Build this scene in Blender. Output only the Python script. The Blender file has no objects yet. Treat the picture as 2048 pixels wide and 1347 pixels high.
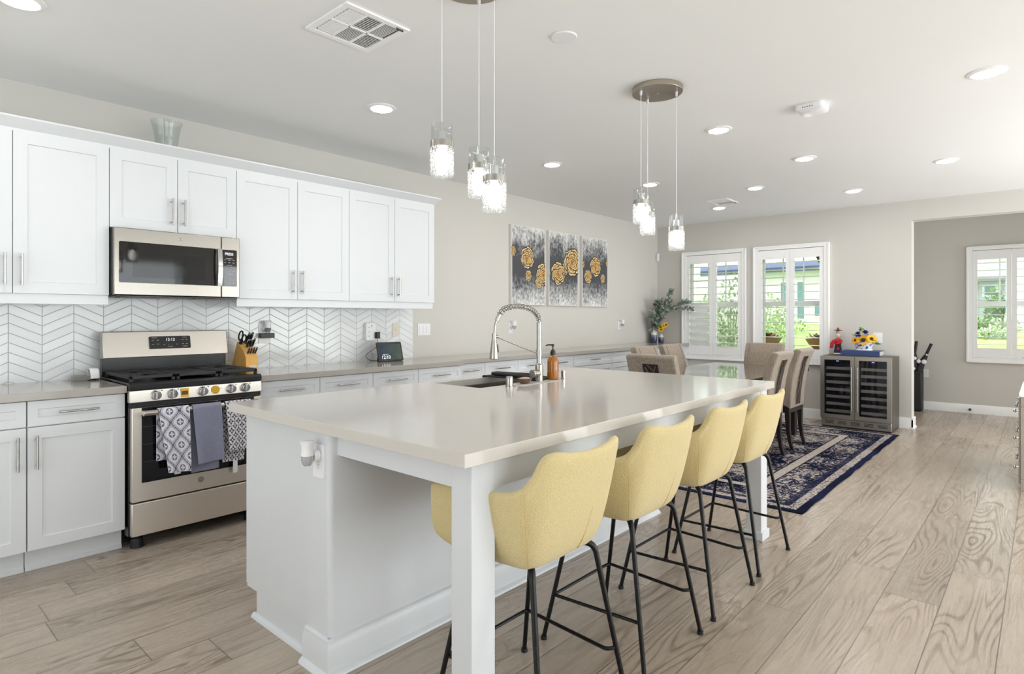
import bpy, bmesh, math, random
import numpy as np
from mathutils import Vector, Matrix, noise as mnoise
random.seed(7)
S = bpy.context.scene
COL = S.collection
PI = math.pi

# ------------------------------------------------------------------ camera
cam_d = bpy.data.cameras.new('camera')
cam = bpy.data.objects.new('camera', cam_d)
COL.objects.link(cam)
cam.location = (0, 0, 1.33)
cam.rotation_euler = (PI / 2, 0, math.radians(41.74 - 90))
cam_d.sensor_width = 36.0
cam_d.lens = 1195.0 / 2048 * 36
cam_d.shift_y = -(673.5 - 633.4) / 2048
cam_d.clip_start = 0.05
cam_d.clip_end = 300
S.camera = cam

# ------------------------------------------------------------------ world, light, exposure
S.view_settings.view_transform = 'Standard'
S.view_settings.look = 'None'
S.view_settings.gamma = 1.0
S.view_settings.use_curve_mapping = False
S.view_settings.exposure = -1.5
W = bpy.data.worlds.new('sky')
S.world = W
W.use_nodes = True
_bg = W.node_tree.nodes['Background']
_bg.inputs[0].default_value = (0.93, 0.965, 1.0, 1)
_bg.inputs[1].default_value = 7.5
sun_d = bpy.data.lights.new('sun', 'SUN')
sun_d.energy = 11.0
sun_d.angle = math.radians(2)
sun_d.color = (1.0, 0.95, 0.87)
sun = bpy.data.objects.new('sun', sun_d)
COL.objects.link(sun)
sun.location = (14, -6, 12)
sun.rotation_euler = Vector((-0.25, -0.30, 1.0)).to_track_quat('Z', 'Y').to_euler()


def area(name, loc, target, sx, sy, power, col=(1, 1, 1)):
    d = bpy.data.lights.new(name, 'AREA')
    d.shape = 'RECTANGLE'
    d.size = sx
    d.size_y = sy
    d.energy = power
    d.color = col
    o = bpy.data.objects.new(name, d)
    COL.objects.link(o)
    o.location = loc
    o.rotation_euler = (Vector(loc) - Vector(target)).to_track_quat('Z', 'Y').to_euler()
    return o


# daylight through the near patio doors, then fill lamps added on the dining side and rear,
# and upward ones added to brighten the ceiling
area('daylight_patio_doors', (1.9, -4.12, 1.25), (1.9, 0, 1.25), 4.6, 2.2, 185, (0.95, 0.975, 1.0))
area('level_fill_dining', (6.6, -4.12, 1.25), (6.6, 0, 1.25), 3.0, 2.2, 290, (0.95, 0.975, 1.0))  # added fill, with doors made up here to even the far wall's light
area('ceiling_fill_patio', (1.9, -4.0, 0.5), (1.9, -2.2, 2.9), 4.6, 0.9, 40, (0.95, 0.975, 1.0))  # added lamp tilted up to lift the ceiling; no patio is modelled
area('ceiling_fill_dining', (6.6, -4.0, 0.5), (6.6, -1.8, 2.9), 3.0, 0.9, 110, (0.97, 0.985, 1.0))  # added up-tilted fill for the dining ceiling
area('floor_fill_near', (0.0, -2.2, 0.03), (0.0, -2.2, 3), 5.0, 2.8, 48, (0.98, 0.99, 1.0))  # added up-facing lamp at floor level, brightening the ceiling near the camera
area('floor_fill_rear', (-1.75, 1.6, 0.03), (-1.75, 1.6, 3), 2.6, 4.6, 100, (0.98, 0.99, 1.0))  # added up-facing lamp behind the camera for the kitchen-side ceiling
area('floor_fill_dining', (6.4, -2.3, 0.03), (6.4, -2.3, 3), 3.6, 2.6, 210, (0.98, 0.99, 1.0))  # added up-facing lamp on the unseen floor, lifting the dining end
area('level_fill_rear', (-3.12, 1.6, 1.5), (0, 1.6, 1.5), 3.2, 1.9, 26, (0.95, 0.975, 1.0))  # added level fill from the rear to flatten the shading
area('ceiling_fill_rear', (-3.1, 1.6, 0.7), (-1.5, 1.6, 2.9), 3.2, 0.6, 20, (0.95, 0.975, 1.0))  # added up-tilted fill by the rear wall
area('daylight_hall_door', (9.5, -1.93, 1.2), (9.5, 1, 1.3), 1.5, 2.2, 85, (0.95, 0.98, 1.0))

cy = S.cycles
cy.max_bounces = 10
cy.diffuse_bounces = 5
cy.glossy_bounces = 4
cy.transmission_bounces = 8
cy.transparent_max_bounces = 24
cy.sample_clamp_indirect = 6.0
cy.caustics_reflective = False
cy.caustics_refractive = False


# ------------------------------------------------------------------ materials
def lin(c):
    r = []
    for v in c[:3]:
        v = v / 255.0
        r.append(v / 12.92 if v <= 0.04045 else ((v + 0.055) / 1.055) ** 2.4)
    return (r[0], r[1], r[2], 1.0)


class NT:
    """small wrapper around a material's node tree"""

    def __init__(s, name):
        s.mat = bpy.data.materials.new(name)
        s.mat.use_nodes = True
        s.t = s.mat.node_tree
        s.b = s.t.nodes['Principled BSDF']
        s.out = s.t.nodes['Material Output']

    def new(s, ty, **k):
        n = s.t.nodes.new(ty)
        for a, v in k.items():
            setattr(n, a, v)
        return n

    def put(s, sock, v):
        if isinstance(v, bpy.types.NodeSocket):
            s.t.links.new(v, sock)
        else:
            sock.default_value = v

    def m(s, op, a, b=0.0, c=0.0):
        n = s.new('ShaderNodeMath', operation=op)
        s.put(n.inputs[0], a)
        s.put(n.inputs[1], b)
        s.put(n.inputs[2], c)
        return n.outputs[0]

    def pos(s):
        n = s.new('ShaderNodeNewGeometry')
        x = s.new('ShaderNodeSeparateXYZ')
        s.put(x.inputs[0], n.outputs['Position'])
        return x.outputs

    def obj(s):
        n = s.new('ShaderNodeTexCoord')
        x = s.new('ShaderNodeSeparateXYZ')
        s.put(x.inputs[0], n.outputs['Object'])
        return x.outputs

    def comb(s, x=0.0, y=0.0, z=0.0):
        n = s.new('ShaderNodeCombineXYZ')
        s.put(n.inputs[0], x)
        s.put(n.inputs[1], y)
        s.put(n.inputs[2], z)
        return n.outputs[0]

    def noise(s, vec, scale, detail=2.0, rough=0.5, dist=0.0):
        n = s.new('ShaderNodeTexNoise')
        if vec is not None:
            s.put(n.inputs['Vector'], vec)
        n.inputs['Scale'].default_value = scale
        n.inputs['Detail'].default_value = detail
        n.inputs['Roughness'].default_value = rough
        n.inputs['Distortion'].default_value = dist
        return n.outputs[0]

    def white(s, vec):
        n = s.new('ShaderNodeTexWhiteNoise', noise_dimensions='3D')
        s.put(n.inputs['Vector'], vec)
        return n.outputs[0]

    def mix(s, f, a, b, mode='MIX'):
        n = s.new('ShaderNodeMix', data_type='RGBA', blend_type=mode)
        s.put(n.inputs[0], f)
        s.put(n.inputs[6], a)
        s.put(n.inputs[7], b)
        return n.outputs[2]

    def ramp(s, f, stops):
        n = s.new('ShaderNodeValToRGB')
        s.put(n.inputs[0], f)
        e = n.color_ramp.elements
        while len(e) < len(stops):
            e.new(0.5)
        for i, (p, c) in enumerate(stops):
            e[i].position = p
            e[i].color = c
        return n.outputs[0]

    def step(s, f, lo, hi):
        n = s.new('ShaderNodeMapRange')
        n.clamp = True
        s.put(n.inputs[0], f)
        n.inputs[1].default_value = lo
        n.inputs[2].default_value = hi
        return n.outputs[0]

    def bump(s, h, strength=0.2, dist=0.002):
        n = s.new('ShaderNodeBump')
        n.inputs['Strength'].default_value = strength
        n.inputs['Distance'].default_value = dist
        s.put(n.inputs['Height'], h)
        s.put(s.b.inputs['Normal'], n.outputs[0])

    def base(s, v):
        s.put(s.b.inputs['Base Color'], v)

    def set(s, **k):
        nm = dict(rough='Roughness', metal='Metallic', spec='Specular IOR Level', coat='Coat Weight', ior='IOR',
                  trans='Transmission Weight', alpha='Alpha', sheen='Sheen Weight', emit='Emission Strength', ecol='Emission Color', aniso='Anisotropic')
        for a, v in k.items():
            s.put(s.b.inputs[nm[a]], v)


def plain(name, col, rough=0.5, metal=0.0, var=0.04, vscale=14.0, bump=0.0, bscale=300.0, **k):
    """a procedural material: base colour with a slight noise variation and optional fine bump"""
    n = NT(name)
    c = lin(col)
    if var > 0:
        f = n.noise(None, vscale, 3)
        tc = n.new('ShaderNodeTexCoord')
        n.put(f.node.inputs['Vector'], tc.outputs['Object'])
        d = tuple(max(0, x * (1 - var)) for x in c[:3]) + (1,)
        u = tuple(min(1, x * (1 + var)) for x in c[:3]) + (1,)
        n.base(n.mix(f, d, u))
    else:
        n.base(c)
    n.set(rough=rough, metal=metal, **k)
    if bump > 0:
        tc = n.new('ShaderNodeTexCoord')
        h = n.noise(tc.outputs['Object'], bscale, 2)
        n.bump(h, bump, 0.002)
    return n.mat


def emis(name, col, strength, base=(255, 255, 255)):
    n = NT(name)
    n.base(lin(base))
    n.set(emit=strength, ecol=lin(col), rough=0.4)
    return n.mat


def steel(name, col=(178, 174, 168), rough=0.3, axis=0, spread=140.0):
    n = NT(name)
    o = n.obj()
    sc = [spread, spread, spread]
    sc[axis] = 3.0
    v = n.comb(n.m('MULTIPLY', o[0], sc[0]), n.m('MULTIPLY', o[1], sc[1]), n.m('MULTIPLY', o[2], sc[2]))
    f = n.noise(v, 3.0, 3)
    c = lin(col)
    n.base(n.mix(f, tuple(x * 0.96 for x in c[:3]) + (1,), tuple(min(1, x * 1.04) for x in c[:3]) + (1,)))
    n.set(metal=1.0, rough=n.m('ADD', n.m('MULTIPLY', f, 0.06), rough - 0.03))
    return n.mat


def thin_glass(name, tint=(255, 255, 255), refl=1.0):
    n = NT(name)
    tr = n.new('ShaderNodeBsdfTransparent')
    tr.inputs[0].default_value = lin(tint)
    gl = n.new('ShaderNodeBsdfGlossy')
    gl.inputs['Roughness'].default_value = 0.01
    lw = n.new('ShaderNodeLayerWeight')
    fr = n.m('ADD', 0.045, n.m('MULTIPLY', n.m('POWER', lw.outputs['Facing'], 5.0), 0.7))
    mx = n.new('ShaderNodeMixShader')
    n.put(mx.inputs[0], n.m('MULTIPLY', fr, refl))
    n.put(mx.inputs[1], tr.outputs[0])
    n.put(mx.inputs[2], gl.outputs[0])
    n.put(n.out.inputs[0], mx.outputs[0])
    return n.mat


def attr_mat(name, rough=0.6, bump=0.0, bscale=400.0, sheen=0.0):
    n = NT(name)
    a = n.new('ShaderNodeVertexColor')
    a.layer_name = 'col'
    n.base(a.outputs[0])
    n.set(rough=rough, sheen=sheen)
    if bump > 0:
        tc = n.new('ShaderNodeTexCoord')
        n.bump(n.noise(tc.outputs['Object'], bscale, 2), bump, 0.002)
    return n.mat


M = {}
M['wall'] = plain('wall_paint', (207, 204, 198), 0.62, var=0.012, vscale=3, bump=0.05, bscale=240)
M['ceiling'] = plain('ceiling_paint', (240, 241, 241), 0.75, var=0.01, vscale=2, bump=0.05, bscale=200)
M['trim'] = plain('white_trim_paint', (247, 247, 247), 0.35, var=0.01)
M['cab'] = plain('white_cabinet_paint', (223, 226, 229), 0.33, var=0.01)
M['island'] = plain('island_white_paint', (216, 219, 223), 0.33, var=0.01)
M['gap'] = plain('shadow_gap_dark', (70, 70, 72), 0.8, var=0.02)
M['nickel'] = steel('brushed_nickel', (172, 168, 162), 0.27, 2)
M['nickelx'] = plain('brushed_nickel_bar', (188, 185, 180), 0.26, 1.0, var=0.02)
M['nickelh'] = plain('brushed_nickel_pull', (188, 185, 180), 0.26, 1.0, var=0.02)
M['chrome'] = plain('polished_chrome', (215, 215, 216), 0.06, 1.0, var=0.01)
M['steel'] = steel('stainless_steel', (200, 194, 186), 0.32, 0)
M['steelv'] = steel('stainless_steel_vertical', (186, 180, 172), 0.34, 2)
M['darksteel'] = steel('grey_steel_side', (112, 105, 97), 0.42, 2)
M['steell'] = steel('stainless_steel_lightened', (236, 228, 219), 0.40, 0)  # range steel lightened in colour to offset dim reflections low down
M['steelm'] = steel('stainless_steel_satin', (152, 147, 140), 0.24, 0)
M['black'] = plain('black_enamel', (22, 22, 24), 0.22, var=0.05)
M['blackm'] = plain('black_matte', (26, 26, 28), 0.55, var=0.06)
M['castiron'] = plain('cast_iron', (34, 34, 36), 0.5, var=0.08, bump=0.15, bscale=260)
M['blackglass'] = plain('black_glass', (12, 13, 15), 0.03, var=0.0, spec=0.6)
M['ovenglass'] = plain('oven_glass', (16, 17, 20), 0.05, var=0.0, spec=0.5)
M['screenwhite'] = emis('display_digits', (235, 245, 255), 1.6)
M['keymark'] = plain('keypad_print', (176, 176, 178), 0.5)
M['white'] = plain('white_plastic', (238, 238, 240), 0.3, var=0.01)
M['ivory'] = plain('ivory_plastic', (222, 216, 202), 0.4, var=0.01)
M['blackp'] = plain('black_plastic', (24, 24, 26), 0.4, var=0.03)
M['yellowst'] = plain('yellow_sticker', (236, 184, 40), 0.5, var=0.02)
M['brownst'] = plain('brown_print', (92, 72, 52), 0.5, var=0.02)
M['stoolleg'] = plain('black_metal_tube', (10, 10, 12), 0.35, var=0.05, spec=0.35)
M['darkwood'] = plain('espresso_wood', (38, 31, 29), 0.3, var=0.15, vscale=30)
M['glass'] = thin_glass('window_glass', (250, 253, 252), 0.8)
M['clear'] = thin_glass('clear_glass', (250, 251, 251), 1.0)
M['bulb'] = emis('lamp_glow', (255, 252, 246), 34.0)
M['led'] = emis('led_diffuser', (255, 252, 248), 310.0)
M['leaf'] = plain('eucalyptus_leaf', (138, 150, 136), 0.55, var=0.4, vscale=22)
M['leafgreen'] = plain('green_leaf', (120, 160, 54), 0.5, var=0.3, vscale=30)
M['leafdark'] = plain('dark_green_leaf', (60, 84, 40), 0.5, var=0.3, vscale=30)
M['stem'] = plain('plant_stem', (86, 88, 60), 0.6, var=0.1)
M['petaly'] = plain('yellow_petal', (246, 190, 30), 0.55, var=0.15, vscale=40)
M['petalo'] = plain('orange_petal', (250, 182, 34), 0.55, var=0.15, vscale=40)
M['petalb'] = plain('blue_petal', (38, 58, 140), 0.55, var=0.25, vscale=40)
M['petalc'] = plain('cream_petal', (226, 216, 198), 0.55, var=0.06)
M['brownc'] = plain('flower_centre', (72, 44, 22), 0.8, var=0.2, vscale=90)
M['bluebook'] = plain('navy_book_cloth', (52, 72, 120), 0.6, var=0.05, bump=0.1)
M['paper'] = plain('page_edges', (196, 194, 190), 0.8, var=0.1, vscale=90)
M['wood'] = plain('oak_block', (226, 172, 92), 0.4, var=0.12, vscale=22)
M['woodd'] = plain('oak_block_end', (176, 122, 56), 0.45, var=0.12, vscale=22)
M['amber'] = plain('amber_glass', (170, 102, 22), 0.05, var=0.3, vscale=9, coat=0.4)
M['soap'] = plain('amber_soap', (176, 86, 12), 0.2, var=0.03)
M['red'] = plain('red_cloth', (196, 34, 48), 0.7, var=0.12)
M['navy'] = plain('navy_cloth', (36, 38, 62), 0.7, var=0.1)
M['skin'] = plain('painted_skin', (232, 200, 164), 0.5, var=0.03)
M['greyhair'] = plain('painted_grey', (176, 176, 176), 0.6, var=0.05)
M['straw'] = plain('dark_brim', (74, 60, 56), 0.7, var=0.1)
M['drift'] = plain('grey_wood', (168, 160, 150), 0.55, var=0.1, vscale=16)
M['tray'] = plain('pale_grey_mat', (206, 204, 200), 0.3, var=0.01)
M['seam'] = plain('yellow_seam', (196, 166, 96), 0.9, var=0.05)


def m_fabric(name, col, var, stretch, bs, bstr, sheen=0.3):
    n = NT(name)
    o = n.obj()
    v = n.comb(n.m('MULTIPLY', o[0], stretch[0]), n.m('MULTIPLY', o[1], stretch[1]), n.m('MULTIPLY', o[2], stretch[2]))
    f = n.noise(v, 1.0, 3, 0.6)
    c = lin(col)
    n.base(n.mix(n.step(f, 0.3, 0.7), tuple(x * (1 - var) for x in c[:3]) + (1,), tuple(min(1, x * (1 + var)) for x in c[:3]) + (1,)))
    n.set(rough=0.9, sheen=sheen, spec=0.2)
    h = n.noise(n.comb(o[0], o[1], o[2]), bs, 2)
    n.bump(h, bstr, 0.003)
    return n.mat


M['yellow'] = m_fabric('yellow_boucle', (210, 192, 142), 0.09, (240, 240, 240), 230, 0.9)
M['tweed'] = m_fabric('taupe_tweed', (150, 137, 123), 0.34, (170, 170, 5), 380, 0.25)


def m_floor():
    n = NT('plank_floor')
    p = n.pos()
    PW, PL = 0.222, 1.52
    ry = n.m('DIVIDE', n.m('SUBTRACT', p[1], 0.14), PW)
    row = n.m('FLOOR', ry)
    fy = n.m('FRACT', ry)
    off = n.m('MULTIPLY', n.white(n.comb(row, 3.3, 1.7)), PL)
    rx = n.m('DIVIDE', n.m('ADD', p[0], off), PL)
    pl = n.m('FLOOR', rx)
    fx = n.m('FRACT', rx)
    r1 = n.white(n.comb(row, pl, 0.5))
    r2 = n.white(n.comb(row, pl, 7.5))
    # grain coordinates, shifted per plank
    gx = n.m('ADD', p[0], n.m('MULTIPLY', r1, 31.0))
    gy = n.m('ADD', p[1], n.m('MULTIPLY', r2, 17.0))
    broad = n.noise(n.comb(n.m('MULTIPLY', gx, 0.75), n.m('MULTIPLY', gy, 5.5), r1), 1.0, 1, 0.4, 0.25)
    rings = n.m('SINE', n.m('MULTIPLY', broad, 120.0))
    ringmask = n.step(n.noise(n.comb(n.m('MULTIPLY', gx, 1.1), n.m('MULTIPLY', gy, 3.0), 4.0), 1.0, 1), 0.42, 0.62)
    fine = n.noise(n.comb(n.m('MULTIPLY', gx, 6.0), n.m('MULTIPLY', gy, 160.0), r2), 1.0, 3, 0.6)
    streak = n.noise(n.comb(n.m('MULTIPLY', gx, 1.6), n.m('MULTIPLY', gy, 34.0), r1), 1.0, 3, 0.55)
    v = n.m('MULTIPLY', n.step(rings, 0.2, 1.0), n.m('MULTIPLY', ringmask, 0.52))
    v = n.m('ADD', v, n.m('MULTIPLY', n.step(streak, 0.45, 0.85), 0.4))
    v = n.m('ADD', v, n.m('MULTIPLY', n.step(fine, 0.4, 0.75), 0.34))
    vor = n.new('ShaderNodeTexVoronoi')
    n.put(vor.inputs['Vector'], n.comb(n.m('MULTIPLY', gx, 1.0), n.m('MULTIPLY', gy, 2.4), r1))
    vor.inputs['Scale'].default_value = 1.3
    knot = n.m('SUBTRACT', 1.0, n.step(vor.outputs['Distance'], 0.02, 0.07))
    v = n.m('ADD', v, n.m('MULTIPLY', knot, 0.5))
    col = n.ramp(v, [(0.0, lin((182, 169, 155))), (0.42, lin((162, 148, 133))), (1.0, lin((108, 93, 79)))])
    tone = n.m('ADD', 0.86, n.m('MULTIPLY', r2, 0.26))
    col = n.mix(1.0, col, n.comb(tone, tone, tone), 'MULTIPLY')
    ey = n.m('MINIMUM', fy, n.m('SUBTRACT', 1.0, fy))
    ex = n.m('MINIMUM', fx, n.m('SUBTRACT', 1.0, fx))
    sy = n.m('LESS_THAN', ey, 0.0022 / PW)
    sx = n.m('LESS_THAN', ex, 0.0022 / PL)
    seam = n.m('MAXIMUM', sy, sx)
    col = n.mix(n.m('MULTIPLY', seam, 0.75), col, lin((92, 82, 73)))
    n.base(col)
    n.set(rough=n.m('ADD', 0.24, n.m('MULTIPLY', v, 0.16)), spec=0.5)
    n.bump(n.m('SUBTRACT', n.m('MULTIPLY', n.m('SUBTRACT', 1.0, seam), 1.0), n.m('MULTIPLY', v, 0.25)), 0.12, 0.002)
    return n.mat


M['floor'] = m_floor()


def m_tile():
    n = NT('chevron_tile')
    p = n.pos()
    CW, P, DROP = 0.1572, 0.0571, 0.078
    u = n.m('DIVIDE', n.m('SUBTRACT', p[0], 0.644), CW)
    fu = n.m('FRACT', u)
    colk = n.m('FLOOR', u)
    tri = n.m('PINGPONG', u, 1.0)
    w = n.m('DIVIDE', n.m('ADD', n.m('SUBTRACT', p[2], 1.353), n.m('MULTIPLY', tri, DROP)), P)
    fw = n.m('FRACT', w)
    rowk = n.m('FLOOR', w)
    ew = n.m('MINIMUM', fw, n.m('SUBTRACT', 1.0, fw))
    eu = n.m('MINIMUM', fu, n.m('SUBTRACT', 1.0, fu))
    g = n.m('MINIMUM', n.m('MULTIPLY', ew, P), n.m('MULTIPLY', eu, CW))
    grout = n.m('LESS_THAN', g, 0.0020)
    r = n.white(n.comb(colk, rowk, 2.0))
    t = n.mix(r, lin((226, 229, 230)), lin((237, 239, 240)))
    n.base(n.mix(grout, t, lin((186, 187, 187))))
    n.set(rough=n.m('ADD', 0.13, n.m('MULTIPLY', grout, 0.6)), spec=0.55)
    wav = n.noise(n.comb(p[0], p[1], p[2]), 9.0, 1)
    h = n.m('ADD', n.step(g, 0.0005, 0.004), n.m('MULTIPLY', wav, 0.5))
    h = n.m('ADD', h, n.m('MULTIPLY', r, 0.0))
    n.bump(h, 0.3, 0.002)
    return n.mat


M['tile'] = m_tile()


def m_quartz(name, col, rough):
    n = NT(name)
    p = n.pos()
    f = n.noise(n.comb(p[0], p[1], p[2]), 420.0, 3, 0.7)
    b = n.noise(n.comb(p[0], p[1], p[2]), 6.0, 2)
    c = lin(col)
    a = n.mix(n.step(f, 0.3, 0.7), tuple(x * 0.93 for x in c[:3]) + (1,), tuple(min(1, x * 1.06) for x in c[:3]) + (1,))
    n.base(n.mix(n.m('MULTIPLY', b, 0.08), a, lin((230, 226, 218))))
    n.set(rough=rough, spec=0.5)
    return n.mat


M['quartz'] = m_quartz('grey_quartz', (170, 165, 158), 0.12)
M['quartzi'] = m_quartz('island_quartz', (205, 200, 194), 0.11)


def m_rug():
    n = NT('distressed_rug')
    p = n.pos()
    x0, x1, y0, y1 = 4.30, 7.89, 1.22, 3.66
    dx = n.m('MINIMUM', n.m('SUBTRACT', p[0], x0), n.m('SUBTRACT', x1, p[0]))
    dy = n.m('MINIMUM', n.m('SUBTRACT', p[1], y0), n.m('SUBTRACT', y1, p[1]))
    d = n.m('MINIMUM', dx, dy)
    v = n.comb(p[0], p[1], 0.0)
    a = n.noise(v, 15.0, 5, 0.72, 2.4)
    b = n.noise(v, 2.2, 3, 0.6)
    c = n.noise(v, 46.0, 3, 0.65)
    f = n.m('ADD', n.m('MULTIPLY', a, 0.62), n.m('ADD', n.m('MULTIPLY', b, 0.34), n.m('MULTIPLY', c, 0.22)))

    def band(lo, hi):
        return n.m('MULTIPLY', n.m('GREATER_THAN', d, lo), n.m('LESS_THAN', d, hi))
    navy = n.mix(n.step(b, 0.35, 0.7), lin((27, 29, 47)), lin((46, 50, 80)))
    cream = n.mix(c, lin((160, 151, 143)), lin((206, 196, 185)))
    field = n.m('MULTIPLY', n.step(f, 0.605, 0.635), n.m('GREATER_THAN', d, 0.05))
    quiet = n.m('SUBTRACT', 1.0, n.m('MULTIPLY', band(0.115, 0.17), 0.85))
    k = n.m('MULTIPLY', field, quiet)
    k = n.m('MAXIMUM', k, n.m('MULTIPLY', band(0.055, 0.115), n.step(n.noise(v, 60.0, 3, 0.7, 1.0), 0.44, 0.52)))
    k = n.m('MAXIMUM', k, n.m('MULTIPLY', band(0.415, 0.49), n.step(c, 0.3, 0.42)))
    col = n.mix(k, navy, cream)
    edge = n.m('MAXIMUM', band(0.40, 0.415), band(0.49, 0.505))
    col = n.mix(n.m('MULTIPLY', edge, 0.8), col, lin((40, 40, 62)))
    n.base(col)
    n.set(rough=1.0, spec=0.0)
    n.bump(n.m('ADD', c, k), 0.25, 0.002)
    return n.mat


M['rug'] = m_rug()


def m_crackle():
    """pressed bubbly glass of the pendant shades, glowing with the light of the lamp inside"""
    n = NT('crackle_glass')
    o = n.obj()
    v = n.comb(o[0], o[1], o[2])
    vo = n.new('ShaderNodeTexVoronoi')
    n.put(vo.inputs['Vector'], v)
    vo.inputs['Scale'].default_value = 150.0
    f = n.noise(v, 110.0, 3, 0.7)
    h = n.m('ADD', vo.outputs['Distance'], f)
    bp = n.new('ShaderNodeBump')
    bp.inputs['Strength'].default_value = 0.9
    bp.inputs['Distance'].default_value = 0.004
    n.put(bp.inputs['Height'], h)
    tl = n.new('ShaderNodeBsdfTranslucent')
    tl.inputs[0].default_value = (0.95, 0.95, 0.95, 1)
    tr = n.new('ShaderNodeBsdfTransparent')
    gl = n.new('ShaderNodeBsdfGlossy')
    gl.inputs['Roughness'].default_value = 0.12
    n.put(tl.inputs['Normal'], bp.outputs[0])
    n.put(gl.inputs['Normal'], bp.outputs[0])
    m1 = n.new('ShaderNodeMixShader')
    n.put(m1.inputs[0], n.step(h, 0.45, 1.0))
    n.put(m1.inputs[1], tl.outputs[0])
    n.put(m1.inputs[2], tr.outputs[0])
    m2 = n.new('ShaderNodeMixShader')
    m2.inputs[0].default_value = 0.16
    n.put(m2.inputs[1], m1.outputs[0])
    n.put(m2.inputs[2], gl.outputs[0])
    n.put(n.out.inputs[0], m2.outputs[0])
    return n.mat


M['crackle'] = m_crackle()
M['col_soft'] = attr_mat('painted_canvas', 0.6, 0.25, 300)
M['col_cloth'] = attr_mat('printed_cotton', 0.9, 0.3, 500, 0.3)
M['col_gloss'] = attr_mat('painted_ceramic', 0.15)


# ------------------------------------------------------------------ helpers
MW = {}


def tag(o, label=None, cat=None, group=None, kind=None):
    if label:
        o['label'] = label
    if cat:
        o['category'] = cat
    if group:
        o['group'] = group
    if kind:
        o['kind'] = kind
    return o


def root(name, label, cat, loc=(0, 0, 0), rz=0.0, group=None, kind=None):
    o = bpy.data.objects.new(name, None)
    o.empty_display_size = 0.05
    COL.objects.link(o)
    o.location = loc
    o.rotation_euler = (0, 0, rz)
    MW[o] = Matrix.Translation(loc) @ Matrix.Rotation(rz, 4, 'Z')
    return tag(o, label, cat, group, kind)


def obj(name, bm, mat, parent=None, w=True, smooth=True, bevel=0.0, seg=2, sub=0, solid=0.0, angle=38):
    """link the bmesh as ONE mesh object; w: the vertices are in world coordinates"""
    if parent is not None and w:
        bm.transform(MW[parent].inverted())
    bmesh.ops.recalc_face_normals(bm, faces=bm.faces)
    me = bpy.data.meshes.new(name)
    bm.to_mesh(me)
    bm.free()
    return obj_me(name, me, mat, parent, smooth, bevel, seg, sub, solid, angle)


def obj_me(name, me, mat, parent=None, smooth=True, bevel=0.0, seg=2, sub=0, solid=0.0, angle=38):
    if mat is not None:
        me.materials.append(M[mat] if isinstance(mat, str) else mat)
    o = bpy.data.objects.new(name, me)
    COL.objects.link(o)
    if parent is not None:
        o.parent = parent
        MW[o] = MW[parent]
    else:
        MW[o] = Matrix.Identity(4)
    if smooth and len(me.polygons):
        me.polygons.foreach_set('use_smooth', [True] * len(me.polygons))
        if sub == 0:
            me.set_sharp_from_angle(angle=math.radians(angle))
    if solid:
        md = o.modifiers.new('thickness', 'SOLIDIFY')
        md.thickness = solid
        md.offset = 0
    if bevel:
        md = o.modifiers.new('bevel', 'BEVEL')
        md.width = bevel
        md.segments = seg
        md.limit_method = 'ANGLE'
        md.angle_limit = math.radians(40)
    if sub:
        md = o.modifiers.new('subdivision', 'SUBSURF')
        md.levels = sub
        md.render_levels = sub
    return o


def dup(r, loc, rz=None, label=None, group=None):
    """copy of a thing with copies of its parts and sub-parts"""
    c = r.copy()
    COL.objects.link(c)
    c.location = loc
    if rz is not None:
        c.rotation_euler = (0, 0, rz)
    if label:
        c['label'] = label
    if group:
        c['group'] = group

    def kids(src, dst):
        for ch in list(src.children):
            k = ch.copy()
            COL.objects.link(k)
            k.parent = dst
            kids(ch, k)
    kids(r, c)
    return c


def B():
    return bmesh.new()


def box(bm, x0, x1, y0, y1, z0, z1):
    vs = [bm.verts.new(p) for p in ((x0, y0, z0), (x1, y0, z0), (x1, y1, z0), (x0, y1, z0), (x0, y0, z1), (x1, y0, z1), (x1, y1, z1), (x0, y1, z1))]
    for f in ((0, 3, 2, 1), (4, 5, 6, 7), (0, 1, 5, 4), (1, 2, 6, 5), (2, 3, 7, 6), (3, 0, 4, 7)):
        bm.faces.new([vs[i] for i in f])
    return vs


def bbox(*a):
    bm = B()
    box(bm, *a)
    return bm


def ring(bm, c, ax, r, n, rot=0.0):
    ax = Vector(ax).normalized()
    u = ax.orthogonal().normalized()
    v = ax.cross(u)
    return [bm.verts.new(Vector(c) + (u * math.cos(2 * PI * i / n + rot) + v * math.sin(2 * PI * i / n + rot)) * r) for i in range(n)]


def skin(bm, a, b):
    n = len(a)
    for i in range(n):
        bm.faces.new((a[i], a[(i + 1) % n], b[(i + 1) % n], b[i]))


def cyl(bm, p0, p1, r0, r1=None, n=16, cap=True):
    ax = Vector(p1) - Vector(p0)
    r1 = r0 if r1 is None else r1
    a = ring(bm, p0, ax, r0, n)
    b = ring(bm, p1, ax, r1, n)
    skin(bm, a, b)
    if cap:
        bm.faces.new(a[::-1])
        bm.faces.new(b)


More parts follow.
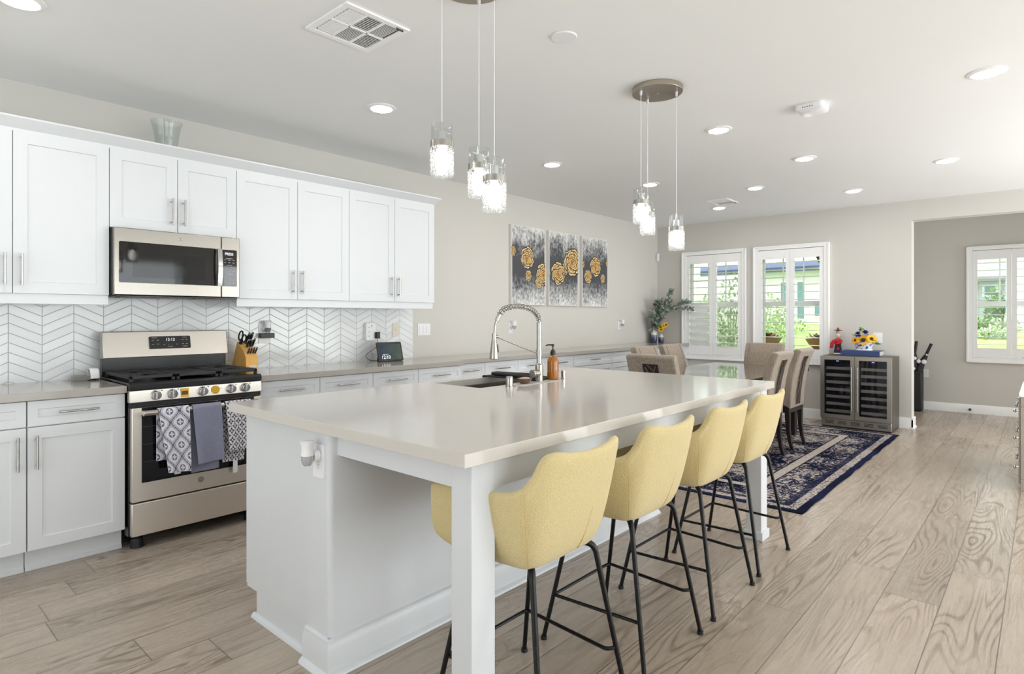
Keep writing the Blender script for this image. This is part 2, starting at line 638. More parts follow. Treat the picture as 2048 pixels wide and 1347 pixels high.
def tube(bm, pts, r, n=8, cap=True, closed=False):
    pts = [Vector(p) for p in pts]
    m = len(pts)
    rr = r if isinstance(r, (list, tuple)) else [r] * m
    t0 = (pts[1] - pts[0]).normalized()
    u = t0.orthogonal().normalized()
    rings = []
    for i in range(m):
        if closed:
            t = (pts[(i + 1) % m] - pts[i - 1]).normalized()
        elif i == 0:
            t = t0
        elif i == m - 1:
            t = (pts[-1] - pts[-2]).normalized()
        else:
            t = ((pts[i + 1] - pts[i]).normalized() + (pts[i] - pts[i - 1]).normalized()).normalized()
        u = (u - t * u.dot(t)).normalized()
        v = t.cross(u)
        rings.append([bm.verts.new(pts[i] + (u * math.cos(2 * PI * k / n) + v * math.sin(2 * PI * k / n)) * rr[i]) for k in range(n)])
    for i in range(m - 1):
        skin(bm, rings[i], rings[i + 1])
    if closed:
        skin(bm, rings[-1], rings[0])
    elif cap:
        bm.faces.new(rings[0][::-1])
        bm.faces.new(rings[-1])


def bend(pts, rad, k=5):
    """round the corners of a polyline"""
    pts = [Vector(p) for p in pts]
    out = [pts[0]]
    for i in range(1, len(pts) - 1):
        a, b, c = pts[i - 1], pts[i], pts[i + 1]
        r = min(rad, (a - b).length * 0.45, (c - b).length * 0.45)
        p, q = b + (a - b).normalized() * r, b + (c - b).normalized() * r
        for j in range(k + 1):
            t = j / k
            out.append(p * (1 - t) ** 2 + b * 2 * t * (1 - t) + q * t * t)
    out.append(pts[-1])
    return out


def lathe(bm, prof, c=(0, 0, 0), n=24, sx=1.0, sy=1.0, cap=True):
    rs = []
    for r, z in prof:
        rs.append([bm.verts.new((c[0] + math.cos(2 * PI * i / n) * r * sx, c[1] + math.sin(2 * PI * i / n) * r * sy, c[2] + z)) for i in range(n)])
    for i in range(len(rs) - 1):
        skin(bm, rs[i], rs[i + 1])
    if cap:
        if prof[0][0] > 1e-5:
            bm.faces.new(rs[0][::-1])
        if prof[-1][0] > 1e-5:
            bm.faces.new(rs[-1])
    bmesh.ops.remove_doubles(bm, verts=bm.verts, dist=1e-6)


def prism(bm, poly, axis, a, b):
    """poly: 2-D points in the plane of the two other axes (cyclic order x->y->z), swept from a to b"""
    def P(p, t):
        return {'x': (t, p[0], p[1]), 'y': (p[0], t, p[1]), 'z': (p[0], p[1], t)}[axis]
    v0 = [bm.verts.new(P(p, a)) for p in poly]
    v1 = [bm.verts.new(P(p, b)) for p in poly]
    skin(bm, v0, v1)
    bm.faces.new(v0[::-1])
    bm.faces.new(v1)


def ell(bm, c, r, seg=12, rings=8, rot=None):
    g = bmesh.ops.create_uvsphere(bm, u_segments=seg, v_segments=rings, radius=1.0)
    m = Matrix.Diagonal((r[0], r[1], r[2], 1))
    if rot is not None:
        m = rot.to_4x4() @ m
    bmesh.ops.transform(bm, matrix=Matrix.Translation(c) @ m, verts=g['verts'])


def leaf(bm, p, d, L, wd, up=(0, 0, 1), curl=0.25):
    """a small bent leaf blade starting at p along d"""
    d = Vector(d).normalized()
    s = d.cross(Vector(up))
    s = s.normalized() if s.length > 1e-4 else d.orthogonal().normalized()
    nrm = s.cross(d)
    p = Vector(p)
    q = [p, p + d * L * 0.35 + s * wd / 2 + nrm * curl * L * 0.12, p + d * L * 0.75 + s * wd * 0.36 + nrm * curl * L * 0.05, p + d * L - nrm * curl * L * 0.15,
         p + d * L * 0.75 - s * wd * 0.36 + nrm * curl * L * 0.05, p + d * L * 0.35 - s * wd / 2 + nrm * curl * L * 0.12]
    mid1, mid2 = p + d * L * 0.35 - nrm * 0.0, p + d * L * 0.75 - nrm * curl * L * 0.05
    v = [bm.verts.new(x) for x in q]
    a, b = bm.verts.new(mid1), bm.verts.new(mid2)
    for f in ((v[0], v[1], a), (v[0], a, v[5]), (v[1], v[2], b, a), (a, b, v[4], v[5]), (v[2], v[3], b), (b, v[3], v[4])):
        bm.faces.new(f)


def rrect(w, h, r, k=4, cx=0.0, cy=0.0):
    out = []
    for (sx, sy, a0) in ((1, 1, 0), (-1, 1, 90), (-1, -1, 180), (1, -1, 270)):
        for i in range(k + 1):
            a = math.radians(a0 + 90 * i / k)
            out.append((cx + sx * (w / 2 - r) + r * math.cos(a), cy + sy * (h / 2 - r) + r * math.sin(a)))
    return out


def grid_mesh(name, P, C):
    """P: (nv, nu, 3) points, C: (nv, nu, 3) linear colours -> mesh with the colour attribute 'col'"""
    nv, nu = P.shape[:2]
    idx = np.arange(nv * nu).reshape(nv, nu)
    f = np.stack([idx[:-1, :-1], idx[:-1, 1:], idx[1:, 1:], idx[1:, :-1]], -1).reshape(-1, 4)
    me = bpy.data.meshes.new(name)
    me.from_pydata(P.reshape(-1, 3).tolist(), [], f.tolist())
    at = me.color_attributes.new('col', 'FLOAT_COLOR', 'POINT')
    c = np.ones((nv * nu, 4), 'f4')
    c[:, :3] = C.reshape(-1, 3)
    at.data.foreach_set('color', c.ravel())
    return me


def lin3(c):
    return np.array(lin(c)[:3])


TXT = {}


def make_text(body, size, ext=0.0004):
    cu = bpy.data.curves.new('lettering', 'FONT')
    cu.body = body
    cu.size = size
    cu.extrude = ext
    cu.align_x = 'CENTER'
    cu.align_y = 'CENTER'
    o = bpy.data.objects.new('lettering', cu)
    COL.objects.link(o)
    dg = bpy.context.evaluated_depsgraph_get()
    me = bpy.data.meshes.new_from_object(o.evaluated_get(dg))
    bpy.data.objects.remove(o)
    bpy.data.curves.remove(cu)
    return me


for _k, _b, _s in (('oven_clock', '12:12', 0.026), ('screen_clock', '12:10', 0.042), ('screen_date', 'Wed, Apr 17', 0.011), ('mw_display', 'PRESS', 0.024)):
    TXT[_k] = make_text(_b, _s)


def text_bm(key, mat4):
    bm = B()
    bm.from_mesh(TXT[key])
    bm.transform(mat4)
    return bm


FRONT = Matrix.Rotation(PI / 2, 4, 'X')     # lettering lying in xy -> standing, facing -y


def struct(name, bm, mat, label=None, **k):
    o = obj(name, bm, mat, None, **k)
    o['kind'] = 'structure'
    if label:
        o['label'] = label
    return o


# ------------------------------------------------------------------ room shell
YW, XB, XH, ZC = 4.515, 8.47, 10.40, 2.715
YO, ZO = 1.186, 2.477          # opening into the hall
bm = B()
box(bm, -3.2, 10.5, -4.3, 4.66, -0.12, 0.0)
struct('floor', bm, 'floor', smooth=False)
struct('ceiling', bbox(-3.2, 10.6, -4.3, 4.66, ZC, ZC + 0.14), 'ceiling', smooth=False)
struct('wall_left', bbox(-3.2, 8.65, YW, 4.66, 0, ZC), 'wall', smooth=False)
bm = B()                                        # back wall with two window holes and the hall opening
WINS = ((4.085, 3.128), (3.026, 2.068))
ZB, ZT = 0.775, 2.225                            # window holes
xs0, xs1 = XB, XB + 0.18
h1, h2 = (3.193, 4.02), (2.133, 2.961)
box(bm, xs0, xs1, h1[1], YW, 0, ZC)
box(bm, xs0, xs1, h2[1], h1[0], 0, ZC)
box(bm, xs0, xs1, YO, h2[0], 0, ZC)
for h in (h1, h2):
    box(bm, xs0, xs1, h[0], h[1], 0, ZB)
    box(bm, xs0, xs1, h[0], h[1], ZT, ZC)
box(bm, xs0, xs1, -0.45, YO, ZO, ZC)
box(bm, xs0, xs1, -4.3, -0.45, 0, ZC)
struct('wall_back', bm, 'wall', smooth=False)
bm = B()                                        # hall walls
h3 = (-0.09, 0.752)
box(bm, XH, XH + 0.18, h3[1], 1.62, 0, ZC)
box(bm, XH, XH + 0.18, -2.1, h3[0], 0, ZC)
box(bm, XH, XH + 0.18, h3[0], h3[1], 0, ZB)
box(bm, XH, XH + 0.18, h3[0], h3[1], ZT, ZC)
struct('wall_hall_back', bm, 'wall', smooth=False)
struct('wall_hall_left', bbox(XB + 0.18, XH, 1.5, 1.62, 0, ZC), 'wall', smooth=False)
struct('wall_hall_right', bbox(XB + 0.18, XH, -2.1, -2.0, 0, ZC), 'wall', smooth=False)
bm = B()                                        # right side of the room, out of the photo: patio doors, the dining-side set added for even light
for q in ((-3.2, -0.6), (4.4, 5.0), (8.2, 8.47)):
    box(bm, q[0], q[1], -4.3, -4.16, 0, ZC)
box(bm, -0.6, 4.4, -4.3, -4.16, 2.38, ZC)
box(bm, 5.0, 8.2, -4.3, -4.16, 2.38, ZC)
struct('wall_right', bm, 'wall', smooth=False)
bm = B()
box(bm, -3.34, -3.2, -4.3, -0.2, 0, ZC)
box(bm, -3.34, -3.2, 3.4, 4.66, 0, ZC)
box(bm, -3.34, -3.2, -0.2, 3.4, 0, 0.5)
box(bm, -3.34, -3.2, -0.2, 3.4, 2.5, ZC)
struct('wall_rear', bm, 'wall', smooth=False)


def base_profile(bm, axis, a, b, at, sgn, h=0.13, t=0.016):
    """baseboard with a sloped cap; at: wall plane, sgn: side the board stands on"""
    pr = [(at, 0), (at + sgn * t, 0), (at + sgn * t, h - 0.025), (at + sgn * t * 0.55, h - 0.008), (at + sgn * t * 0.4, h), (at, h)]
    prism(bm, pr, axis, a, b)


bm = B()
# back wall baseboard, wrapping the opening's corner
pr = [(XB, 0), (XB - 0.016, 0), (XB - 0.016, 0.105), (XB - 0.008, 0.122), (XB - 0.006, 0.13), (XB, 0.13)]
prism(bm, pr, 'y', YO - 0.016, 3.96)
box(bm, XB - 0.016, XB + 0.19, YO - 0.016, YO, 0, 0.128)
box(bm, XB - 0.026, XB + 0.19, YO - 0.026, YO, 0, 0.018)
struct('baseboard_back', bm, 'trim')
bm = B()
prism(bm, [(XH, 0), (XH - 0.016, 0), (XH - 0.016, 0.095), (XH - 0.008, 0.11), (XH - 0.006, 0.12), (XH, 0.12)], 'y', -2.0, 1.5)
struct('baseboard_hall', bm, 'trim')

# chevron tiles between the counter and the wall cabinets
struct('trim_tiles', bbox(-0.4, 3.629, YW - 0.008, YW - 0.0005, 0.90, 1.475), 'tile', label='white chevron wall tiles with grey grout', smooth=False)


# ------------------------------------------------------------------ windows with plantation shutters
def window(n, xw, yc, dirn, closed_left=False, z0=0.71, z1=2.292, label=''):
    """interior side faces -x; yc = centre, 0.957 wide"""
    r = root('window_%d' % n, label, None, (xw, yc, z0), kind='structure')
    hw = 0.4785
    bm = B()                                     # shutter frame on the wall
    fw, th = 0.062, 0.045
    ya, yb = yc - hw, yc + hw
    for (a, b, c, d) in ((ya, ya + fw, z0, z1), (yb - fw, yb, z0, z1), (ya + fw, yb - fw, z0, z0 + fw), (ya + fw, yb - fw, z1 - fw + 0.012, z1)):
        box(bm, xw - th, xw + 0.002, a, b, c, d)
    for (a, b, c, d) in ((ya - 0.004, ya + 0.018, z0, z1), (yb - 0.018, yb + 0.004, z0, z1), (ya + 0.018, yb - 0.018, z1 - 0.018, z1 + 0.004), (ya + 0.018, yb - 0.018, z0 - 0.004, z0 + 0.02)):
        box(bm, xw - th - 0.008, xw - th + 0.004, a, b, c, d)
    obj('shutter_frame', bm, 'trim', r, bevel=0.003)
    xs = xw - 0.036
    pw = (2 * hw - 2 * fw - 0.006) / 2
    for k in (0, 1):
        # panel 0 is the left one in the photograph (larger y)
        p1 = yc + 0.0015 + pw if k == 0 else yc - 0.0015
        p0 = p1 - pw
        st = 0.052
        zb, zt = z0 + fw + 0.004, z1 - fw + 0.006
        ob, ot = 0.905, 2.115                    # louvre opening
        bm = B()
        box(bm, xs, xs + 0.028, p0, p0 + st, zb, zt)
        box(bm, xs, xs + 0.028, p1 - st, p1, zb, zt)
        box(bm, xs, xs + 0.028, p0 + st, p1 - st, zb, ob)
        box(bm, xs, xs + 0.028, p0 + st, p1 - st, ot, zt)
        pn = obj('shutter_panel', bm, 'trim', r, bevel=0.002)
        bm = B()
        pitch = (ot - ob) / 12
        for i in range(12):
            zc = ob + pitch * (i + 0.5)
            shut = closed_left and k == 0 and i < 6
            ang = math.radians(56) if shut else math.radians(1.0)
            L, t = (0.114, 0.017) if shut else (0.112, 0.0105)
            m = 14
            prof = []
            for j in range(m):
                a = 2 * PI * j / m
                u, v = math.cos(a) * L / 2, math.sin(a) * t / 2
                prof.append((u, v))
            for (q0, q1) in ((p0 + st + 0.003, p1 - st - 0.003),):
                pts = []
                for u, v in prof:
                    x = u * math.cos(ang) + v * math.sin(ang)
                    z = -u * math.sin(ang) + v * math.cos(ang)
                    pts.append((xs + 0.014 - x, zc - z))
                vs0 = [bm.verts.new((p[0], q0, p[1])) for p in pts]
                vs1 = [bm.verts.new((p[0], q1, p[1])) for p in pts]
                skin(bm, vs0, vs1)
                bm.faces.new(vs0[::-1])
                bm.faces.new(vs1)
        obj('louvers', bm, 'trim', pn)
    # the window itself, deeper in the wall
    a, b = yc - 0.414, yc + 0.414
    xg = xw + 0.115
    bm = B()
    for (c, d, e, f) in ((a, a + 0.04, ZB, ZT), (b - 0.04, b, ZB, ZT), (a + 0.04, b - 0.04, ZB, ZB + 0.045), (a + 0.04, b - 0.04, ZT - 0.045, ZT), (a + 0.04, b - 0.04, 1.475, 1.545)):
        box(bm, xg - 0.02, xg + 0.03, c, d, e, f)
    for q in (yc - 0.13, yc + 0.13):
        box(bm, xg - 0.006, xg + 0.006, q - 0.008, q + 0.008, 1.545, ZT - 0.045)
    box(bm, xg - 0.005, xg + 0.005, a + 0.04, b - 0.04, 1.86, 1.876)
    obj('sash', bm, 'trim', r)
    gl = obj('glass_pane', bbox(xg + 0.012, xg + 0.016, a + 0.02, b - 0.02, ZB + 0.02, ZT - 0.02), 'glass', r)
    return r


window(1, XB, 3.6065, 1, True, label='white shuttered window left of the dining window pair, lower left louvers closed')
window(2, XB, 2.547, 1, label='white shuttered window behind the two grey dining chairs, louvers open')
window(3, XH, 0.331, 1, label='white shuttered hall window with green lawn outside')


# big out-of-frame openings for daylight; the dining-side doors are added for even light
def glazed(n, label, bars, glassbox, frame='trim'):
    r = root('window_%d' % n, label, None, (0, 0, 0), kind='structure')
    bm = B()
    for b in bars:
        box(bm, *b)
    obj('frame', bm, frame, r)
    obj('glass_pane', bbox(*glassbox), 'glass', r)


glazed(4, 'wide patio doors behind the camera on the right', [(-0.6 + 1.25 * i - 0.03, -0.6 + 1.25 * i + 0.03, -4.28, -4.2, 0, 2.38) for i in range(5)] + [(-0.6, 4.4, -4.28, -4.2, 2.30, 2.38), (-0.6, 4.4, -4.28, -4.2, 0, 0.06)], (-0.6, 4.4, -4.25, -4.245, 0, 2.38))
glazed(6, 'patio doors added out of frame on the dining side for even light', [(5.0 + 1.067 * i - 0.03, 5.0 + 1.067 * i + 0.03, -4.28, -4.2, 0, 2.38) for i in range(4)] + [(5.0, 8.2, -4.28, -4.2, 2.30, 2.38), (5.0, 8.2, -4.28, -4.2, 0, 0.06)], (5.0, 8.2, -4.25, -4.245, 0, 2.38))
glazed(5, 'wide rear window behind the camera', [(-3.32, -3.24, -0.2 + 1.2 * i - 0.03, -0.2 + 1.2 * i + 0.03, 0.5, 2.5) for i in range(4)] + [(-3.32, -3.24, -0.2, 3.4, 0.5, 0.56), (-3.32, -3.24, -0.2, 3.4, 2.44, 2.5)], (-3.29, -3.285, -0.2, 3.4, 0.5, 2.5))


# ------------------------------------------------------------------ cabinets
def shaker(bm, x0, x1, z0, z1, y, th=0.020, rail=0.060, dep=0.007):
    """door or drawer front facing -y with a recessed centre panel"""
    a = [(x0, z0), (x1, z0), (x1, z1), (x0, z1)]
    i0 = [(x0 + rail, z0 + rail), (x1 - rail, z0 + rail), (x1 - rail, z1 - rail), (x0 + rail, z1 - rail)]
    e = 0.003
    i1 = [(x0 + rail + e, z0 + rail + e), (x1 - rail - e, z0 + rail + e), (x1 - rail - e, z1 - rail - e), (x0 + rail + e, z1 - rail - e)]
    V = lambda pts, yy: [bm.verts.new((p[0], yy, p[1])) for p in pts]
    A, I0, I1, Bk = V(a, y), V(i0, y), V(i1, y + dep), V(a, y + th)
    skin(bm, A, I0)
    skin(bm, I0, I1)
    bm.faces.new(I1)
    skin(bm, Bk, A)
    bm.faces.new(Bk[::-1])


def bar_pull(bm, p0, p1, out, r=0.006, stand=0.03, flat=False):
    """bar handle from p0 to p1 (on the front's surface), standing off along out"""
    p0, p1, out = Vector(p0), Vector(p1), Vector(out)
    a, b = p0 + out * stand, p1 + out * stand
    d = (b - a).normalized()
    cyl(bm, a, b, r, n=10)
    for q in (p0 + d * 0.02, p1 - d * 0.02):
        cyl(bm, q + out * 0.0005, q + out * stand, r * 0.75, n=8)


def base_cabinet(x0, x1, yf, label, spec, hinge='l', handle=True, group='white base cabinets'):
    """spec: list of (kind, z0, z1)"""
    r = root('base_cabinet', label, 'cabinet', ((x0 + x1) / 2, yf, 0), group=group)
    e = 0.0008
    bm = B()
    box(bm, x0 + e, x1 - e, yf + 0.0205, YW - 0.002, 0.116, 0.899)
    obj('cabinet_body', bm, 'cab', r)
    bm = B()
    box(bm, x0 + e, x1 - e, yf + 0.07, yf + 0.09, 0.0, 0.116)
    box(bm, x0 + e, x1 - e, yf + 0.063, yf + 0.07, 0.0, 0.022)
    obj('toe_kick', bm, 'cab', r)
    g = 0.0022
    for kind, z0, z1 in spec:
        if kind == 'drawer':
            bm = B()
            shaker(bm, x0 + g, x1 - g, z0, z1, yf, rail=0.042 if z1 - z0 < 0.2 else 0.055)
            d = obj('drawer', bm, 'cab', r)
            bm = B()
            xc, zc = (x0 + x1) / 2, (z0 + z1) / 2
            bar_pull(bm, (xc - 0.09, yf, zc), (xc + 0.09, yf, zc), (0, -1, 0))
            obj('handle', bm, 'nickelx', d)
        else:
            bm = B()
            shaker(bm, x0 + g, x1 - g, z0, z1, yf)
            d = obj('door', bm, 'cab', r)
            bm = B()
            xh = x0 + 0.038 if kind == 'door_r' else x1 - 0.038
            bar_pull(bm, (xh, yf, z1 - 0.215), (xh, yf, z1 - 0.04), (0, -1, 0))
            obj('handle', bm, 'nickelh', d)
    return r


DR, DO = ('drawer', 0.764, 0.893), ('door_l', 0.122, 0.757)
DOR = ('door_r', 0.122, 0.757)
base_cabinet(0.170, 0.631, 3.91, 'white base cabinet cut by the left edge of the photo, door handle on its right', [DR, DO])
base_cabinet(0.633, 1.073, 3.91, 'white base cabinet directly left of the steel range, with drawer over door', [DR, DOR])
nm = ['first', 'second', 'third', 'fourth']
for i, (a, b) in enumerate(((1.847, 2.298), (2.298, 2.755), (2.755, 3.208), (3.208, 3.70))):
    base_cabinet(a, b, 3.91, 'white base cabinet under the tiled counter, %s one right of the range' % nm[i], [DR, DO if i % 2 == 0 else DOR])
nm = ['first', 'second', 'third', 'fourth']
for i, (a, b) in enumerate(((3.70, 4.095), (4.095, 4.575), (4.575, 5.06), (5.06, 5.54))):
    base_cabinet(a, b, 4.0, 'white base cabinet in the shallower run behind the faucet, %s past the counter step' % nm[i], [DR, DO if i % 2 == 0 else DOR])
for i, (a, b) in enumerate(((5.54, 6.36), (6.36, 7.20), (7.20, 8.04))):
    base_cabinet(a, b, 4.0, ['wide white drawer unit seen just left of the dining chairs', 'wide white drawer unit mostly behind the nearest dining chair back', 'wide white drawer unit hidden behind the dining chairs by the window'][i],
                 [DR, ('drawer', 0.445, 0.757), ('drawer', 0.122, 0.438)], group='wide drawer units')
struct('trim_filler', bbox(8.042, XB - 0.001, 4.012, 4.03, 0, 0.899), 'cab', label='white filler strip at the end of the base cabinets')

# worktops
o = obj('countertop', bbox(-0.4, 1.0745, 3.88, YW - 0.009, 0.90, 0.94), 'quartz', bevel=0.002)
tag(o, 'grey quartz countertop left of the range', 'countertop')
bm = B()
prism(bm, [(1.8455, 3.88), (3.712, 3.88), (3.712, 3.972), (XB - 0.001, 3.972), (XB - 0.001, YW - 0.0005), (3.632, YW - 0.0005), (3.632, YW - 0.009), (1.8455, YW - 0.009)], 'z', 0.90, 0.94)
o = obj('countertop', bm, 'quartz', bevel=0.002)
tag(o, 'long grey quartz countertop running from the range to the window wall', 'countertop')


def wall_cabinet(x0, x1, z0, z1, label, hz, split=None):
    yf = 4.165
    r = root('wall_cabinet', label, 'cabinet', ((x0 + x1) / 2, yf, z0), group='white wall cabinets')
    e = 0.0008
    obj('cabinet_body', bbox(x0 + e, x1 - e, yf + 0.0205, YW - 0.009, z0, z1), 'cab', r)
    xm = (x0 + x1) / 2 if split is None else split
    g = 0.002
    for k, (a, b) in enumerate(((x0, xm), (xm, x1))):
        bm = B()
        shaker(bm, a + g, b - g, z0, z1 - 0.004, yf, rail=0.062)
        d = obj('door', bm, 'cab', r)
        xh = b - 0.036 if k == 0 else a + 0.036
        bm = B()
        bar_pull(bm, (xh, yf, hz[0]), (xh, yf, hz[1]), (0, -1, 0))
        obj('handle', bm, 'nickelh', d)


wall_cabinet(0.165, 1.0605, 1.460, 2.345, 'tall white wall cabinet left of the microwave, cut by the photo edge', (1.502, 1.675), 0.613)
wall_cabinet(1.0605, 1.812, 1.868, 2.345, 'short white wall cabinet above the microwave', (1.913, 2.083))
wall_cabinet(1.812, 2.707, 1.460, 2.345, 'tall white wall cabinet directly right of the microwave', (1.502, 1.675), 2.263)
wall_cabinet(2.707, 3.603, 1.460, 2.345, 'tall white wall cabinet at the right end above the tablet', (1.502, 1.675), 3.157)
bm = B()
# crown: sloped profile returning along the right end
pr = [(4.188, 2.338), (4.17, 2.338), (4.17, 2.355), (4.118, 2.402), (4.118, 2.412), (4.188, 2.412)]
v = []
for (y, z) in pr:
    v.append(((y, z), 4.188 - y))
A = [bm.verts.new((0.165, p[0], p[1])) for p, _ in v]
Bc = [bm.verts.new((3.603 - 0.02 + off, p[0], p[1])) for p, off in v]
Cc = [bm.verts.new((3.603 - 0.02 + off, YW - 0.002, p[1])) for p, off in v]
skin(bm, A, Bc)
skin(bm, Bc, Cc)
bm.faces.new(A[::-1])
bm.faces.new(Cc)
struct('trim_1', bm, 'cab', label='white crown moulding on top of the wall cabinets')
struct('trim_4', bbox(0.165, 3.60, 4.19, YW - 0.002, 2.346, 2.40), 'cab', label='white cabinet top boards behind the crown')
struct('trim_2', bbox(0.165, 1.0585, 4.175, 4.195, 1.402, 1.4595), 'cab', label='white light rail under the wall cabinet left of the microwave', bevel=0.002)
struct('trim_3', bbox(1.817, 3.592, 4.175, 4.195, 1.402, 1.4595), 'cab', label='white light rail under the wall cabinets right of the microwave', bevel=0.002)


# ------------------------------------------------------------------ range
def make_range():
    r = root('kitchen_range', 'stainless steel gas range with black cooktop, three towels on its oven handle', 'stove', (1.458, 3.86, 0))
    x0, x1 = 1.0785, 1.8375
    obj('body', bbox(x0 + 0.004, x1 - 0.004, 3.888, 4.49, 0.075, 0.938), 'black', r, bevel=0.003)
    bm = B()
    box(bm, x0, x1, 3.89, 4.44, 0.9405, 0.955)
    prism(bm, [(3.85, 0.913), (3.892, 0.913), (3.892, 0.956), (3.862, 0.956), (3.85, 0.945)], 'x', x0 - 0.002, x1 + 0.002)
    obj('cooktop', bm, 'black', r, bevel=0.003)
    bm = B()
    prism(bm, [(3.846, 0.842), (3.887, 0.842), (3.887, 0.912), (3.853, 0.912)], 'x', x0 - 0.002, x1 + 0.002)
    cp = obj('control_panel', bm, 'steel', r, bevel=0.004)
    for x in (1.211, 1.299, 1.470, 1.640, 1.729):
        bm = B()
        cyl(bm, (x, 3.849, 0.877), (x, 3.842, 0.877), 0.029, 0.028, 22)
        cyl(bm, (x, 3.842, 0.877), (x, 3.822, 0.877), 0.026, 0.0235, 22)
        box(bm, x - 0.0055, x + 0.0055, 3.811, 3.823, 0.855, 0.899)
        obj('knob', bm, 'chrome', cp, bevel=0.002)
        bm = B()
        box(bm, x + 0.028, x + 0.036, 3.8485, 3.8495, 0.899, 0.903)
        obj('knob_mark', bm, 'blackp', cp)
    st = obj('sticker', bbox(1.345, 1.389, 3.8462, 3.8475, 0.851, 0.903), 'yellowst', cp)
    bm = B()
    box(bm, 1.349, 1.384, 3.8455, 3.8463, 0.865, 0.888)
    obj('sticker_print', bm, 'brownst', st)
    bm = B()
    cyl(bm, (1.545, 3.8488, 0.878), (1.545, 3.8462, 0.878), 0.026, n=28)
    box(bm, 1.565, 1.585, 3.8464, 3.848, 0.884, 0.8865)
    st = obj('sticker', bm, 'yellowst', cp)
    bm = B()
    for rr in (0.018, 0.008):
        tube(bm, [(1.545 + rr * math.cos(a), 3.846, 0.878 + rr * math.sin(a)) for a in np.linspace(0, 2 * PI, 24, False)], 0.0007, 4, closed=True)
    obj('sticker_print', bm, 'brownst', st)
    # black gap with vent slots under the panel
    bm = bbox(x0 + 0.004, x1 - 0.001, 3.862, 3.89, 0.815, 0.842)
    obj('vent_strip', bm, 'blackm', r)
    # oven door
    dx0, dx1 = 1.088, 1.832
    od = obj('oven_door', bbox(dx0, dx1, 3.846, 3.887, 0.277, 0.812), 'steell', r, bevel=0.004)
    obj('oven_window', bbox(1.137, 1.784, 3.8435, 3.8475, 0.383, 0.811), 'ovenglass', od)
    bm = B()
    for z in (0.50, 0.60, 0.70):
        box(bm, 1.142, 1.78, 3.843, 3.8436, z, z + 0.0025)
    obj('rack_lines', bm, 'gap', od)
    bm = B()
    cyl(bm, (1.13, 3.795, 0.785), (1.79, 3.795, 0.785), 0.0165, n=18)
    for x in (1.145, 1.775):
        box(bm, x - 0.013, x + 0.013, 3.797, 3.846, 0.773, 0.797)
    obj('handle', bm, 'nickelx', od, bevel=0.003)
    bm = B()
    cyl(bm, (1.457, 3.847, 0.340), (1.457, 3.844, 0.340), 0.017, n=26)
    bd = obj('badge', bm, 'steel', od)
    bm = B()
    tube(bm, [(1.457 + 0.0155 * math.cos(a), 3.8438, 0.340 + 0.0155 * math.sin(a)) for a in np.linspace(0, 2 * PI, 26, False)], 0.0011, 5, closed=True)
    tube(bm, [(1.457 + 0.008 * math.cos(a) * (0.6 + 0.4 * math.sin(2 * a)), 3.8438, 0.340 + 0.009 * math.sin(a)) for a in np.linspace(0, 2 * PI, 20, False)], 0.0008, 5, closed=True)
    obj('badge_mark', bm, 'gap', od)
    bm = bbox(dx0, dx1, 3.848, 3.887, 0.082, 0.268)
    obj('storage_drawer', bm, 'steell', r, bevel=0.004)
    for x in (1.135, 1.79):
        bm = B()
        cyl(bm, (x, 3.925, 0.0), (x, 3.925, 0.055), 0.034, 0.03, 20)
        cyl(bm, (x, 3.925, 0.05), (x, 3.925, 0.08), 0.018, n=14)
        obj('foot', bm, 'blackp', r)
    # back guard
    obj('back_riser', bbox(x0 + 0.002, x1 - 0.002, 4.395, 4.445, 0.95, 1.072), 'black', r, bevel=0.003)
    bm = B()
    prism(bm, [(4.36, 1.07), (4.445, 1.066), (4.445, 1.236), (4.395, 1.236)], 'x', x0, x1)
    bg = obj('back_guard', bm, 'steel', r, bevel=0.004)
    th = math.atan2(0.035, 0.166)
    mt = Matrix.Translation((1.463, 4.3755, 1.160)) @ Matrix.Rotation(-th, 4, 'X')
    bm = B()
    prism(bm, rrect(0.252, 0.084, 0.007), 'y', -0.003, 0.004) if False else None
    pl = rrect(0.252, 0.084, 0.007)
    v0 = [bm.verts.new((p[0], -0.004, p[1])) for p in pl]
    v1 = [bm.verts.new((p[0], 0.006, p[1])) for p in pl]
    skin(bm, v0, v1)
    bm.faces.new(v0[::-1])
    bm.faces.new(v1)
    bm.transform(mt)
    dp = obj('display', bm, 'blackglass', bg)
    obj('display_digits', text_bm('oven_clock', mt @ Matrix.Translation((0.0, -0.0045, 0.018)) @ FRONT), 'screenwhite', dp)
    bm = B()
    for (u, v, w) in ((-0.105, 0.016, 0.012), (-0.075, 0.016, 0.013), (-0.105, -0.012, 0.011), (-0.075, -0.01, 0.014), (-0.038, -0.014, 0.011), (-0.01, -0.014, 0.004), (0.012, -0.014, 0.004), (0.04, -0.014, 0.011), (0.076, 0.016, 0.013), (0.101, 0.016, 0.011), (0.077, -0.012, 0.012), (0.102, -0.012, 0.012), (-0.095, 0.032, 0.034), (0.09, 0.032, 0.026), (0.09, -0.028, 0.028), (0.0, -0.027, 0.03)):
        box(bm, u - w / 2, u + w / 2, -0.0046, -0.004, v - 0.0014, v + 0.0014)
    bm.transform(mt)
    obj('keypad_marks', bm, 'keymark', dp)
